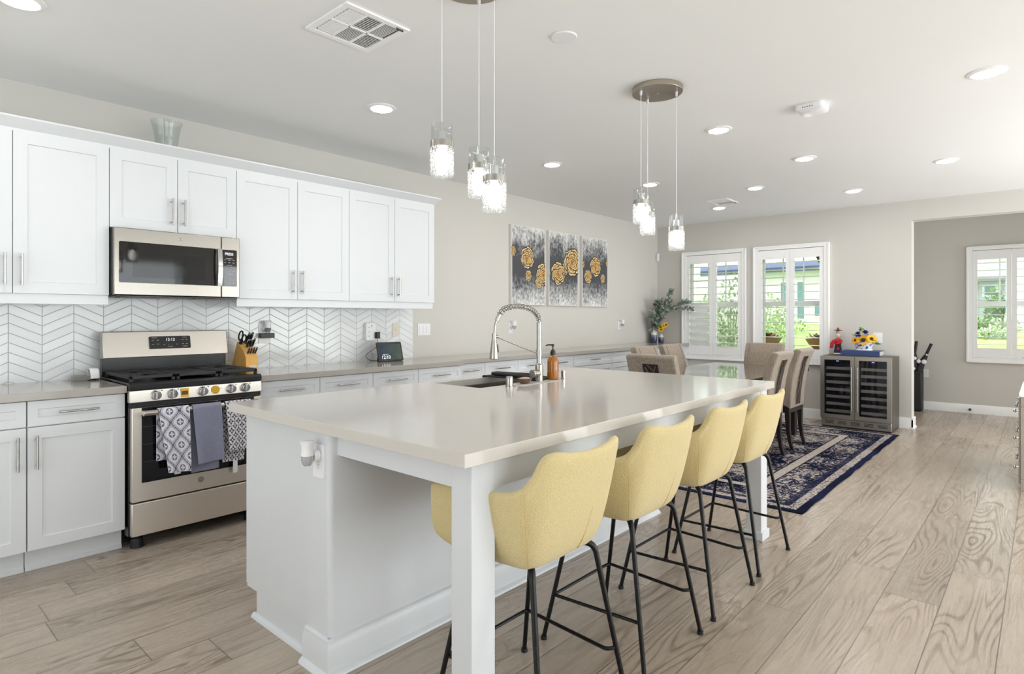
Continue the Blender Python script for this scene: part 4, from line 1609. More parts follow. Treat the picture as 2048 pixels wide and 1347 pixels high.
def make_stool():
    r = root('bar_stool', 'yellow upholstered bar stool nearest the camera, beside the near island leg', 'bar stool', (0, 0, 0), group='yellow bar stools')
    half = [((0, -.142, .566), (0, -.246, .914)), ((.080, -.141, .566), (.098, -.241, .919)), ((.146, -.136, .566), (.168, -.228, .930)), ((.174, -.116, .566), (.198, -.208, .914)),
            ((.183, -.085, .567), (.214, -.190, .864)), ((.190, -.04, .568), (.234, -.165, .824)), ((.200, .02, .570), (.254, -.108, .803)), ((.213, .09, .576), (.268, .02, .799)),
            ((.228, .165, .588), (.273, .14, .795)), ((.238, .205, .608), (.270, .20, .785))]
    full = [((-b[0], b[1], b[2]), (-t[0], t[1], t[2])) for b, t in half[:0:-1]] + half
    Bs = catmull([b for b, t in full], 3)
    Ts = catmull([t for b, t in full], 3)
    n = len(Bs)
    NV = 9
    bm = B()
    rows = []
    cen = Vector((0, 0.04, 0))
    for v in range(-2, NV + 1):
        row = []
        for i in range(n):
            b, t = Bs[i], Ts[i]
            if v < 0:
                k = (0.80, 0.93)[v + 2]
                p = Vector((b.x * k, (b.y - 0.04) * k + 0.04, b.z - (0.010, 0.006)[v + 2]))
            else:
                f = v / NV
                p = b.lerp(t, f)
                out = Vector((p.x, p.y - 0.04, 0)).normalized()
                p = p + out * 0.013 * math.sin(PI * f ** 0.6)
            row.append(bm.verts.new(p))
        rows.append(row)
    for a in range(len(rows) - 1):
        for i in range(n - 1):
            bm.faces.new((rows[a][i], rows[a][i + 1], rows[a + 1][i + 1], rows[a + 1][i]))
    sh = obj('shell', bm, 'yellow', r, w=False, sub=1, solid=0.030)
    # stitched seams between side and back, and the slit-like dart of the back
    for (xb, yb, xt, yt, f1, rad) in ((-.168, -.124, -.236, -.165, 0.98, 0.0011), (.168, -.124, .236, -.165, 0.98, 0.0011), (.045, -.1415, .062, -.243, 0.60, 0.0024)):
        bm = B()
        b0, t0 = Vector((xb, yb, .564)), Vector((xt, yt, .925 if rad > .002 else .82))
        pts = []
        for k in range(9):
            f = k / 8 * f1
            p = b0.lerp(t0, f)
            out = Vector((p.x, p.y - 0.04, 0)).normalized()
            pts.append(p + out * (0.013 * math.sin(PI * min(1, f) ** 0.6) + 0.0148))
        tube(bm, pts, [rad] * 6 + [rad * 0.8, rad * 0.6, rad * 0.3], 6)
        obj('seam', bm, 'seam', sh, w=False)
    # seat cushion
    bm = B()
    low = [Vector((b.x * 0.90, (b.y - .04) * 0.90 + .04, .566)) for b in Bs]
    hi = [Vector((Bs[i].lerp(Ts[i], 0.28).x * 0.90, (Bs[i].lerp(Ts[i], 0.28).y - .04) * 0.88 + .045, .655)) for i in range(n)]
    low += [Vector((.14, .232, .575)), Vector((0, .240, .575)), Vector((-.14, .232, .575))]
    hi += [Vector((.14, .238, .645)), Vector((0, .246, .645)), Vector((-.14, .238, .645))]
    a = [bm.verts.new(p) for p in low]
    b = [bm.verts.new(p) for p in hi]
    skin(bm, a, b)
    bm.faces.new(a[::-1])
    bm.faces.new(b)
    obj('seat', bm, 'yellow', r, w=False, bevel=0.018, seg=3)
    # legs
    for sx in (-1, 1):
        for sy, top, kn, ft in ((-1, (.110, -.085), (.168, -.142), (.233, -.235)), (1, (.10, .09), (.165, .130), (.233, .232))):
            bm = B()
            pts = bend([(sx * top[0], top[1], .552), (sx * kn[0], kn[1], .546), (sx * ft[0], ft[1], .010)], 0.04, 6)
            m = len(pts)
            tube(bm, pts, [0.0118 - 0.003 * (i / (m - 1)) ** 3 for i in range(m)], 12)
            lg = obj('leg', bm, 'stoolleg', r, w=False)
            bm = B()
            cyl(bm, (sx * ft[0], ft[1], 0.0), (sx * ft[0], ft[1], 0.014), 0.013, 0.0125, 14)
            obj('foot', bm, 'blackp', lg, w=False)
    bm = B()
    z = 0.185
    pts = bend([(-.211, -.204, z), (-.180, -.186, z), (-.209, .199, z), (.209, .199, z), (.180, -.186, z), (.211, -.204, z)], 0.02, 4)
    tube(bm, pts, 0.0068, 8)
    obj('footrest', bm, 'stoolleg', r, w=False)
    return r


st = make_stool()
st.location = (1.575, 1.315, 0)
dup(st, (2.165, 1.315, 0), 0.0, 'yellow upholstered bar stool, second from the camera along the island')
dup(st, (2.775, 1.320, 0), 0.0, 'yellow upholstered bar stool, third from the camera along the island')
dup(st, (3.362, 1.330, 0), 0.0, 'yellow upholstered bar stool at the far island leg, nearest the dining rug')


# ------------------------------------------------------------------ dining set
def make_chair():
    r = root('dining_chair', 'taupe dining chair at the near table end, its back turned to the camera', 'dining chair', (0, 0, 0), group='dining chairs')
    hw = 0.225
    rear = [(-.232, .405), (-.240, .56), (-.262, .72), (-.292, .86), (-.338, .985)]
    front = [(-.262, .992), (-.214, .86), (-.182, .72), (-.160, .56), (-.150, .44)]
    bm = B()
    prism(bm, rear + [(-.318, 1.004), (-.284, 1.006)] + front, 'x', -hw, hw)
    bk = obj('backrest', bm, 'tweed', r, w=False, bevel=0.014, seg=3)
    # piped side panels of the front face
    bm = B()
    for s in (-1, 1):
        tube(bm, [(s * 0.165, y + 0.0035, z) for y, z in front[::-1]], 0.0035, 6)
    obj('piping', bm, 'tweed', bk, w=False)
    # dark inset with fretwork on the rear face
    def rearp(z):
        for (a, b) in zip(rear[:-1], rear[1:]):
            if a[1] <= z <= b[1]:
                f = (z - a[1]) / (b[1] - a[1])
                return a[0] + (b[0] - a[0]) * f
        return rear[-1][0]
    bm = B()
    zs = np.linspace(0.44, 0.925, 9)
    A = []
    for z in zs:
        y = rearp(z)
        A.append([bm.verts.new((-0.072, y - 0.003, z)), bm.verts.new((0.072, y - 0.003, z)), bm.verts.new((0.072, y + 0.012, z)), bm.verts.new((-0.072, y + 0.012, z))])
    for i in range(len(A) - 1):
        skin(bm, A[i], A[i + 1])
    bm.faces.new(A[0][::-1])
    bm.faces.new(A[-1])
    ip = obj('back_inset', bm, 'darkwood', bk, w=False)
    bm = B()
    for pts in (((-.05, .90), (.0, .80), (-.045, .66)), ((.05, .91), (.012, .82), (.05, .70), (0, .58), (.045, .46)), ((0, .80), (.02, .70), (-.03, .56), (-.05, .50)), ((-.03, .92), (.03, .86)), ((-.045, .72), (.015, .64), (.05, .56)), ((-.02, .60), (.01, .50), (-.01, .45))):
        tube(bm, [(x, rearp(z) - 0.006, z) for x, z in pts], 0.0028, 5)
    for (x, z0, z1) in ((-.074, .437, .928), (.074, .437, .928)):
        zz = np.linspace(z0, z1, 8)
        tube(bm, [(x, rearp(z) - 0.003, z) for z in zz], 0.004, 5)
    obj('fretwork', bm, plain('bronze_fretwork', (128, 116, 106), 0.4, 0.3), ip, w=False)
    bm = B()
    box(bm, -hw - 0.004, hw + 0.004, -0.16, 0.245, 0.43, 0.505)
    obj('seat', bm, 'tweed', r, w=False, bevel=0.022, seg=3)
    obj('seat_frame', bbox(-hw + 0.002, hw - 0.002, -0.222, 0.235, 0.365, 0.4295), 'darkwood', r, w=False, bevel=0.004)
    for s in (-1, 1):
        for k, ys in ((0, [(-.205, .43), (-.200, .36), (-.205, .2), (-.222, .08), (-.244, 0.0)]), (1, [(.208, .40), (.208, .36), (.208, .2), (.212, .08), (.216, 0.0)])):
            bm = B()
            R = []
            for (y, z) in ys:
                w = 0.014 + 0.010 * min(1, z / 0.36)
                x = s * (hw - 0.028)
                R.append([bm.verts.new((x - w, y - w, z)), bm.verts.new((x + w, y - w, z)), bm.verts.new((x + w, y + w, z)), bm.verts.new((x - w, y + w, z))])
            for i in range(len(R) - 1):
                skin(bm, R[i], R[i + 1])
            bm.faces.new(R[0][::-1])
            bm.faces.new(R[-1])
            obj('leg', bm, 'darkwood', r, w=False, bevel=0.003, angle=50)
    return r


ZR = 0.0085
bm = B()
# rug with a slightly rippled right edge
NX, NY = 90, 14
g = [[None] * (NY + 1) for _ in range(NX + 1)]
gb = [[None] * (NY + 1) for _ in range(NX + 1)]
for i in range(NX + 1):
    for j in range(NY + 1):
        u, v = i / NX, j / NY
        x, y = 4.30 + 3.59 * u, 1.22 + 2.44 * v ** 1.6
        k = max(0.0, 1 - (y - 1.22) / 0.07)
        wv = 0.5 + 0.5 * math.sin(x * 19.0 + 2.6 * math.sin(x * 4.1))
        z = 0.0078 + 0.007 * k * wv * (0.4 + 0.6 * math.sin(x * 1.9) ** 2) * min(1, u * 8, (1 - u) * 8)
        g[i][j] = bm.verts.new((x, y - 0.004 * k * math.sin(x * 13 + 2 * math.sin(x * 3)), z))
        gb[i][j] = bm.verts.new((x, y - 0.004 * k * math.sin(x * 13 + 2 * math.sin(x * 3)), z - 0.0072))
for i in range(NX):
    for j in range(NY):
        bm.faces.new((g[i][j], g[i + 1][j], g[i + 1][j + 1], g[i][j + 1]))
        bm.faces.new((gb[i][j], gb[i][j + 1], gb[i + 1][j + 1], gb[i + 1][j]))
for i in range(NX):
    for j in (0, NY):
        bm.faces.new((g[i][j], g[i + 1][j], gb[i + 1][j], gb[i][j]))
for j in range(NY):
    for i in (0, NX):
        bm.faces.new((g[i][j], g[i][j + 1], gb[i][j + 1], gb[i][j]))
o = obj('area_rug', bm, 'rug')
tag(o, 'distressed navy and cream rug under the dining table', 'rug')

tb = root('dining_table', 'dark polished dining table between the island and the windows', 'table', (6.15, 2.53, ZR))
obj('tabletop', bbox(5.05, 7.25, 1.985, 3.075, 0.722, 0.765), plain('espresso_polish', (58, 48, 44), 0.12, var=0.15, vscale=18, coat=1.0), tb, bevel=0.004)
bm = B()
for (a, b, c, d) in ((5.15, 7.15, 2.09, 2.11), (5.15, 7.15, 2.95, 2.97), (5.15, 5.17, 2.11, 2.95), (7.13, 7.15, 2.11, 2.95)):
    box(bm, a, b, c, d, 0.64, 0.7215)
obj('apron', bm, 'darkwood', tb)
for x in (5.18, 7.12):
    for y in (2.13, 2.93):
        bm = B()
        box(bm, x - 0.045, x + 0.045, y - 0.045, y + 0.045, ZR, 0.64)
        obj('leg', bm, 'darkwood', tb, bevel=0.004)

ch = make_chair()
ch.location = (4.83, 2.475, ZR)
ch.rotation_euler = (0, 0, -PI / 2)
dup(ch, (5.775, 2.105, ZR), 0.0, 'grey-backed dining chair nearest the yellow stools, on the right side of the table')
dup(ch, (6.475, 2.115, ZR), 0.0, 'grey-backed dining chair on the right side of the table nearest the wine cooler')
dup(ch, (5.775, 2.945, ZR), PI, 'taupe dining chair on the far left side of the table, nearer the kitchen')
dup(ch, (6.425, 2.965, ZR), PI, 'taupe dining chair on the far left side of the table, nearer the closed louvers')
dup(ch, (7.19, 2.545, ZR), PI / 2, 'taupe dining chair at the window end of the table facing the camera')


# ------------------------------------------------------------------ wine cooler and what stands on it
def make_cooler():
    r = root('wine_cooler', 'two-door stainless wine cooler against the wall between windows and hall', 'wine fridge', (8.19, 1.665, 0))
    y0, y1 = 1.303, 2.043
    obj('cabinet', bbox(8.0, 8.44, y0 + 0.003, y1 - 0.003, 0.012, 0.862), 'darksteel', r, bevel=0.003)
    obj('interior', bbox(7.9965, 7.9995, y0 + 0.02, y1 - 0.02, 0.12, 0.855), 'blackm', r)
    bm = B()
    box(bm, 7.955, 7.999, y0 + 0.004, y1 - 0.004, 0.018, 0.108)
    tk = obj('toe_grille', bm, 'steelv', r, bevel=0.003)
    bm = B()
    for k in range(5):
        yc = y0 + 0.09 + k * 0.139
        for z in (0.052, 0.066, 0.080):
            box(bm, 7.9535, 7.956, yc - 0.048, yc + 0.048, z - 0.003, z + 0.003)
    obj('slots', bm, 'blackm', tk)
    obj('foot_strip', bbox(7.97, 8.43, y0 + 0.01, y1 - 0.01, 0.0, 0.012), 'blackm', r)
    bm = B()
    tube(bm, bend([(8.41, 2.035, 0.03), (8.36, 2.16, 0.006), (8.15, 2.20, 0.005), (8.22, 2.36, 0.005), (8.40, 2.55, 0.006), (8.44, 2.75, 0.03)], 0.12, 6), 0.005, 6)
    tag(obj('power_cord', bm, 'white', r), 'white power cord on the floor')
    for k, (a, b) in enumerate(((1.675, 2.043), (1.303, 1.671))):
        fw = 0.043
        bm = B()
        z0, z1 = 0.114, 0.860
        xo, xi = 7.93, 7.972
        # mitred frame
        o4 = [(a, z0), (b, z0), (b, z1), (a, z1)]
        i4 = [(a + fw, z0 + fw + 0.006), (b - fw, z0 + fw + 0.006), (b - fw, z1 - fw), (a + fw, z1 - fw)]
        O0 = [bm.verts.new((xo, p[0], p[1])) for p in o4]
        I0 = [bm.verts.new((xo, p[0], p[1])) for p in i4]
        O1 = [bm.verts.new((xi, p[0], p[1])) for p in o4]
        I1 = [bm.verts.new((xi, p[0], p[1])) for p in i4]
        skin(bm, O0, I0)
        skin(bm, O1, I1)
        skin(bm, O0, O1)
        skin(bm, I0, I1)
        d = obj('door', bm, 'steelv', r, smooth=False)
        obj('door_glass', bbox(7.944, 7.948, a + fw, b - fw, z0 + fw + 0.006, z1 - fw), thin_glass('smoked_glass_%d' % k, (222, 226, 232), 1.0), d)
        yh = a + 0.028 if k == 0 else b - 0.028
        bm = B()
        cyl(bm, (7.895, yh, 0.222), (7.895, yh, 0.738), 0.0085, n=14)
        for z in (0.26, 0.70):
            cyl(bm, (7.895, yh, z), (7.931, yh, z), 0.006, n=10)
        obj('handle', bm, 'nickel', d)
        bm = B()
        yc = (a + b) / 2
        box(bm, 7.950, 7.954, yc - 0.013, yc + 0.013, 0.797, 0.806)
        obj('indicator_light', bm, emis('led_blue_%d' % k, (150, 150, 255), 6.0), d)
        for i, z in enumerate((.713, .631, .545, .458, .372, .286, .200)):
            obj('shelf', bbox(7.975, 7.996, a + fw + 0.012, b - fw - 0.012, z - 0.0165, z + 0.0165), 'drift2', r)
    return r


M['drift2'] = plain('beech_shelf_front', (206, 186, 166), 0.5, var=0.1, vscale=30)
make_cooler()
ZF = 0.8625
bk = root('book', 'thick navy hardback lying flat on the wine cooler', 'book', (8.26, 1.658, ZF))
bm = B()
box(bm, 8.12, 8.40, 1.452, 1.865, ZF, ZF + 0.004)
box(bm, 8.12, 8.40, 1.452, 1.865, ZF + 0.056, ZF + 0.060)
box(bm, 8.12, 8.125, 1.452, 1.865, ZF + 0.004, ZF + 0.056)
obj('cover', bm, 'bluebook', bk, bevel=0.001)
obj('pages', bbox(8.1255, 8.394, 1.458, 1.860, ZF + 0.0042, ZF + 0.0558), 'paper', bk)
# decorated bowl of flowers
cx, cyy, zb0 = 8.255, 1.640, ZF + 0.0602
pl = root('flower_bowl', 'blue and white oval bowl of sunflowers standing on the navy book', 'flower bowl', (cx, cyy, zb0))
nu, nv = 72, 22
th = np.linspace(0, 2 * PI, nu)
prof = [(0.0, 0.0), (0.074, 0.0), (0.082, 0.004), (0.082, 0.012), (0.078, 0.016), (0.082, 0.04), (0.089, 0.08), (0.094, 0.098), (0.090, 0.099), (0.082, 0.06), (0.0, 0.05)]
t = np.linspace(0, len(prof) - 1, nv * 3)
rr = np.interp(t, range(len(prof)), [p[0] for p in prof])
zz = np.interp(t, range(len(prof)), [p[1] for p in prof])
P = np.zeros((len(t), nu, 3))
rr = rr * 1.12
P[..., 0] = rr[:, None] * np.cos(th)[None, :] * 0.72
P[..., 1] = rr[:, None] * np.sin(th)[None, :]
P[..., 2] = zz[:, None]
C = np.ones((len(t), nu, 3)) * lin3((222, 226, 232))
blue = lin3((52, 70, 130))
for i in range(len(t)):
    for j in range(nu):
        z, a = zz[i], th[j]
        f = mnoise.noise((math.cos(a) * 3.2, math.sin(a) * 3.2, z * 40))
        g2 = mnoise.noise((math.cos(a) * 9, math.sin(a) * 9, z * 110 + 5))
        if 0.02 < z < 0.095 and t[i] < 7.5:
            if f + 0.35 * g2 > 0.22:
                C[i, j] = blue * (0.8 + 0.5 * (g2 + 0.4))
            elif f + 0.35 * g2 > 0.12:
                C[i, j] = lin3((140, 154, 192))
        if 0.004 < z < 0.012 and t[i] < 4:
            C[i, j] = lin3((226, 228, 234))
obj_me('bowl', grid_mesh('bowl', P + np.array((0, 0, 0)), C), 'col_gloss', pl)


def sunflower(bm_p, bm_c, c, d, R, n=15):
    d = Vector(d).normalized()
    u = d.orthogonal().normalized()
    v = d.cross(u)
    for k in range(n):
        a = 2 * PI * k / n + random.uniform(-0.1, 0.1)
        e = (u * math.cos(a) + v * math.sin(a) + d * 0.25).normalized()
        leaf(bm_p, Vector(c) + e * R * 0.28, e, R * 0.78, R * 0.36, d, 0.3)
    ell(bm_c, c, (R * 0.36, R * 0.36, R * 0.36), 10, 6)


fz = zb0
bp, bc = B(), B()
for (dx, dy, dz, dirv, R) in ((-0.045, 0.0, 0.128, (-1, 0.05, 0.35), 0.075), (-0.03, -0.085, 0.142, (-0.8, -0.5, 0.5), 0.062), (-0.035, 0.085, 0.122, (-0.8, 0.5, 0.25), 0.05)):
    sunflower(bp, bc, (cx + dx, cyy + dy, fz + dz), dirv, R)
obj('sunflower_petals', bp, 'petalo', pl)
obj('sunflower_centres', bc, 'brownc', pl)
bm = B()
for (dx, dy, dz) in ((-0.045, 0.055, 0.195), (-0.04, -0.025, 0.208)):
    for k in range(26):
        d = Vector((random.gauss(-0.3, 1), random.gauss(0, 1), random.gauss(0.4, 0.8))).normalized()
        leaf(bm, Vector((cx + dx, cyy + dy, fz + dz)), d, 0.046, 0.034, (0, 0, 1), 0.5)
obj('blue_blossoms', bm, 'petalb', pl)
bm = B()
for k in range(46):
    a = random.uniform(0, 2 * PI)
    rr_ = random.uniform(0.02, 0.10)
    leaf(bm, (cx + math.cos(a) * rr_ * 0.6, cyy + math.sin(a) * rr_, fz + 0.085 + random.uniform(0, 0.05)), (math.cos(a), math.sin(a), random.uniform(-0.1, 0.6)), 0.055, 0.028)
for k in range(30):
    leaf(bm, (cx + random.uniform(-.03, .03), cyy + random.uniform(-0.01, 0.05), fz + 0.21 + random.uniform(0, 0.07)), (random.gauss(0, 1), random.gauss(0, 1), random.gauss(0.8, 0.5)), 0.032, 0.018)
for k in range(9):
    leaf(bm, (cx - 0.02, cyy + 0.085 + 0.008 * k, fz + 0.175 + 0.003 * k), (random.gauss(0, 1), random.gauss(0, 1), random.gauss(0.3, 0.7)), 0.02, 0.012)
for k in range(12):
    leaf(bm, (cx - 0.02, cyy - 0.10 - 0.004 * k, fz + 0.10), (-0.4, random.uniform(-1, -0.2), random.uniform(-0.7, 0.4)), 0.055, 0.03)
tube(bm, [(cx, cyy + 0.05, fz + 0.06), (cx - 0.02, cyy + 0.09, fz + 0.18), (cx - 0.02, cyy + 0.13, fz + 0.20)], 0.002, 5)
obj('foliage', bm, 'leafgreen', pl)

# small costumed figurine
fx, fy = 8.365, 1.950
fg = root('figurine', 'small figurine in red shawl and wide dark hat on the wine cooler', 'figurine', (fx, fy, ZF))
bm = B()
lathe(bm, [(0.034, 0.0), (0.050, 0.008), (0.046, 0.03), (0.036, 0.10), (0.030, 0.15), (0.0, 0.16)], (fx, fy, ZF), 20)
obj('skirt', bm, 'navy', fg)
bm = B()
lathe(bm, [(0.040, 0.0), (0.0535, 0.004), (0.050, 0.014), (0.044, 0.016)], (fx, fy, ZF), 20)
obj('hem', bm, 'white', fg)
bm = B()
ell(bm, (fx - 0.005, fy, ZF + 0.165), (0.036, 0.052, 0.034), 14, 10)
tube(bm, [(fx - 0.02, fy + 0.035, ZF + 0.17), (fx - 0.03, fy + 0.062, ZF + 0.13), (fx - 0.03, fy + 0.070, ZF + 0.075)], [0.024, 0.023, 0.018], 10)
tube(bm, [(fx - 0.02, fy - 0.035, ZF + 0.175), (fx - 0.036, fy - 0.03, ZF + 0.14), (fx - 0.042, fy + 0.01, ZF + 0.125)], [0.022, 0.019, 0.014], 10)
ell(bm, (fx - 0.046, fy - 0.012, ZF + 0.066), (0.006, 0.014, 0.018), 10, 6)
obj('shawl', bm, 'red', fg)
bm = B()
ell(bm, (fx - 0.012, fy, ZF + 0.232), (0.026, 0.024, 0.031), 14, 10)
cyl(bm, (fx, fy, ZF + 0.19), (fx - 0.006, fy, ZF + 0.215), 0.012, n=10)
hd = obj('head', bm, 'skin', fg)
bm = B()
ell(bm, (fx + 0.012, fy, ZF + 0.232), (0.026, 0.031, 0.040), 14, 10)
ell(bm, (fx - 0.004, fy, ZF + 0.275), (0.024, 0.024, 0.022), 12, 8)
obj('hair', bm, 'greyhair', fg)
bm = B()
for s in (-1, 1):
    ell(bm, (fx - 0.036, fy + s * 0.009, ZF + 0.238), (0.003, 0.003, 0.003), 6, 4)
ell(bm, (fx - 0.036, fy, ZF + 0.218), (0.002, 0.007, 0.002), 6, 4)
obj('face_paint', bm, 'brownc', hd)
bm = B()
lathe(bm, [(0.0, 0.300), (0.048, 0.296), (0.050, 0.299), (0.028, 0.304), (0.018, 0.309), (0.0, 0.310)], (fx, fy, ZF), 22)
ht = obj('hat', bm, 'straw', fg)
bm = B()
ell(bm, (fx, fy, ZF + 0.320), (0.013, 0.013, 0.015), 10, 8)
obj('hat_pompom', bm, 'red', ht)


# ------------------------------------------------------------------ canvas triptych
def rose(img, X, Z, cx, cz, R, sx=1.0, rot=0.0):
    """paint one gold rose into the colour grid: overlapping petals from the outer ring inwards"""
    dark, gold, mid, rim = lin3((58, 36, 22)), lin3((212, 158, 54)), lin3((158, 102, 36)), lin3((242, 230, 190))
    rnd = random.Random(int(cx * 971 + cz * 577))
    dx, dz = (X - cx) / (R * sx), (Z - cz) / R
    halo = np.hypot(dx, dz) < 1.0
    img[:] = np.where(halo[..., None], img * 0.6, img)
    for (n, off, pr, ph) in ((6, 0.56, 0.44, 0.0), (5, 0.40, 0.38, 0.6), (4, 0.25, 0.31, 0.2), (3, 0.13, 0.22, 1.0), (1, 0.02, 0.13, 0.0)):
        for k in range(n):
            a = rot + ph + 2 * PI * k / n + rnd.uniform(-0.18, 0.18)
            px, pz = off * math.cos(a), off * math.sin(a)
            q = pr * rnd.uniform(0.9, 1.12)
            u = (dx - px) * math.cos(a) + (dz - pz) * math.sin(a)
            v = -(dx - px) * math.sin(a) + (dz - pz) * math.cos(a)
            wob = 1 + 0.07 * np.sin(5 * np.arctan2(v, u) + k)
            d = np.hypot(u / 0.92, v / 1.18) / (q * wob)
            inside = d < 1
            t = np.clip((u / q + 1) / 2, 0, 1) ** 0.8
            col = mid[None, None, :] * (1 - t[..., None]) + gold[None, None, :] * t[..., None]
            col = col * (1 - 0.25 * (np.abs(np.sin(v / q * 7 + u * 3)) < 0.14) * (t < 0.6))[..., None]
            col = np.where(((d > 0.86) & (u > -0.25 * q))[..., None], rim[None, None, :], col)
            edge = (d >= 1) & (d < 1.20)
            img[:] = np.where(edge[..., None], dark[None, None, :], img)
            img[:] = np.where(inside[..., None], col, img)
    img[:] = np.where((np.hypot(dx, dz) < 0.05)[..., None], dark[None, None, :], img)


def fbm(X, Z, s, oct=4, seed=0.0):
    out = np.zeros(X.shape)
    flat = out.ravel()
    xs, zs = X.ravel(), Z.ravel()
    for i in range(flat.size):
        flat[i] = mnoise.fractal((xs[i] * s + seed, zs[i] * s * 0.8, seed * 1.7), 0.9, 2.1, oct)
    return out


def canvas(x0, x1, z0, z1, label, roses, seed):
    r = root('canvas_painting', label, 'painting', ((x0 + x1) / 2, YW, z0), group='gold rose triptych')
    obj('stretched_canvas', bbox(x0, x1, YW - 0.034, YW - 0.0006, z0, z1), plain('canvas_edge', (222, 220, 214), 0.7), r, bevel=0.002)
    nu, nv = 122, 182
    X, Z = np.meshgrid(np.linspace(x0 + 0.002, x1 - 0.002, nu), np.linspace(z0 + 0.002, z1 - 0.002, nv))
    h = (Z - z0) / (z1 - z0)
    n1 = fbm(X, Z, 7.0, 6, seed)
    n2 = fbm(X, Z, 38.0, 3, seed + 9)
    # light at top and bottom, dark band in the middle, dripping brushwork
    n3 = fbm(X * 3.0, Z * 0.45, 16.0, 3, seed + 21)
    base = np.abs(h - 0.50 + 0.05 * n1) / 0.5
    L = np.clip((base - 0.26) * 1.15 + (0.30 * n1 + 0.42 * n2 + 0.22 * n3) * np.clip(base * 1.6, 0.12, 1), 0, 1)
    L = L ** 1.15
    img = lin3((68, 69, 75))[None, None, :] * (1 - L[..., None]) + lin3((226, 226, 225))[None, None, :] * L[..., None]
    edge = np.minimum(np.minimum(X - x0, x1 - X), np.minimum(Z - z0, z1 - Z)) < 0.012
    img = np.where(edge[..., None], img * 0.3 + lin3((226, 224, 220)) * 0.7, img)
    for q in roses:
        rose(img, X, Z, *q)
    P = np.stack([X, np.full_like(X, YW - 0.0346), Z], -1) - np.array(r.location)
    obj_me('painting', grid_mesh('painting', P, img), 'col_soft', r)


def cz(x0, x1, f, h):
    return x0 + (x1 - x0) * f, 1.468 + 0.91 * h


c1, c2, c3 = (5.012, 5.62), (5.692, 6.30), (6.388, 6.995)
canvas(*c1, 1.468, 2.378, 'leftmost of the three rose canvases, with four gold roses', [(*cz(*c1, .04, .665), .060, .8), (*cz(*c1, .46, .60), .128, .95, 0.5), (*cz(*c1, .95, .405), .135, 1.0, 1.2), (*cz(*c1, .80, .30), .07, .9), (*cz(*c1, .49, .375), .062, .85, 2.0)], 3.0)
canvas(*c2, 1.468, 2.378, 'middle one of the three rose canvases, with the largest gold rose', [(*cz(*c2, .52, .50), .075, .9), (*cz(*c2, .80, .615), .175, 1.0, 0.3), (*cz(*c2, .31, .435), .145, .95, 1.6), (*cz(*c2, .02, .42), .03, .7)], 14.0)
canvas(*c3, 1.468, 2.378, 'rightmost of the three rose canvases, with one mid-sized and two small roses', [(*cz(*c3, .51, .585), .130, .95, 0.8), (*cz(*c3, .22, .43), .088, .95, 2.2), (*cz(*c3, .80, .42), .062, .85, 1.1), (*cz(*c3, .03, .60), .05, .6), (*cz(*c3, .97, .66), .04, .7)], 27.0)


# ------------------------------------------------------------------ pendants
def pendant_light(cx, cy, spec, label):
    r = root('pendant_light', label, 'pendant light', (cx, cy, ZC), group='island pendant clusters')
    bm = B()
    cyl(bm, (cx, cy, ZC - 0.030), (cx, cy, ZC - 0.0005), 0.150, n=48)
    cyl(bm, (cx, cy, ZC - 0.034), (cx, cy, ZC - 0.030), 0.008, n=12)
    obj('canopy', bm, M['nickelr'], r, bevel=0.003)
    for (ang, rad, zt) in spec:
        x, y = cx + rad * math.cos(ang), cy + rad * math.sin(ang)
        bm = B()
        tube(bm, [(x, y, ZC - 0.030), (x, y, zt + 0.01)], 0.0018, 6)
        cyl(bm, (x, y, ZC - 0.055), (x, y, ZC - 0.030), 0.007, 0.008, 10)
        obj('cord', bm, 'white', r)
        bm = B()
        RO, RI = 0.0435, 0.0395
        lathe(bm, [(RO, zt - 0.208), (RO, zt), (RI, zt), (RI, zt - 0.208)], (x, y, 0), 32, cap=False)
        gl = obj('glass_cylinder', bm, 'clear', r)
        bm = B()
        lathe(bm, [(0.0445, zt - 0.094), (0.0465, zt - 0.094), (0.0465, zt - 0.068), (0.0445, zt - 0.068)], (x, y, 0), 32, cap=False)
        obj('metal_band', bm, 'nickel', gl)
        bm = B()
        cyl(bm, (x, y, zt - 0.082), (x, y, zt - 0.028), 0.019, n=18)
        cyl(bm, (x, y, zt - 0.028), (x, y, zt + 0.012), 0.0065, 0.005, 12)
        tube(bm, [(x - 0.043, y - 0.004, zt - 0.025), (x + 0.048, y + 0.004, zt - 0.025)], 0.0016, 6)
        obj('socket', bm, 'chrome', gl)
        bm = B()
        pr = [(0.026, zt - 0.2055), (0.0455, zt - 0.2085), (0.0485, zt - 0.200), (0.0485, zt - 0.100), (0.046, zt - 0.093), (0.0445, zt - 0.093), (0.044, zt - 0.198), (0.028, zt - 0.2005)]
        lathe(bm, pr, (x, y, 0), 40, cap=False)
        obj('crackle_shade', bm, 'crackle', gl)
        bm = B()
        lathe(bm, [(0.0, zt - 0.185), (0.018, zt - 0.180), (0.028, zt - 0.160), (0.028, zt - 0.125), (0.017, zt - 0.095), (0.012, zt - 0.083)], (x, y, 0), 18)
        obj('bulb', bm, 'bulb', gl)
    return r


def m_nickelr():
    """spun nickel: brush marks run in circles round the centre"""
    n = NT('spun_nickel')
    o = n.obj()
    rad = n.m('SQRT', n.m('ADD', n.m('MULTIPLY', o[0], o[0]), n.m('MULTIPLY', o[1], o[1])))
    f = n.noise(n.comb(n.m('MULTIPLY', rad, 700.0), 0.0, 0.0), 1.0, 2)
    n.base(n.mix(f, lin((168, 156, 142)), lin((196, 186, 174))))
    n.set(metal=1.0, rough=0.3, aniso=0.5)
    n.bump(f, 0.03, 0.001)
    return n.mat


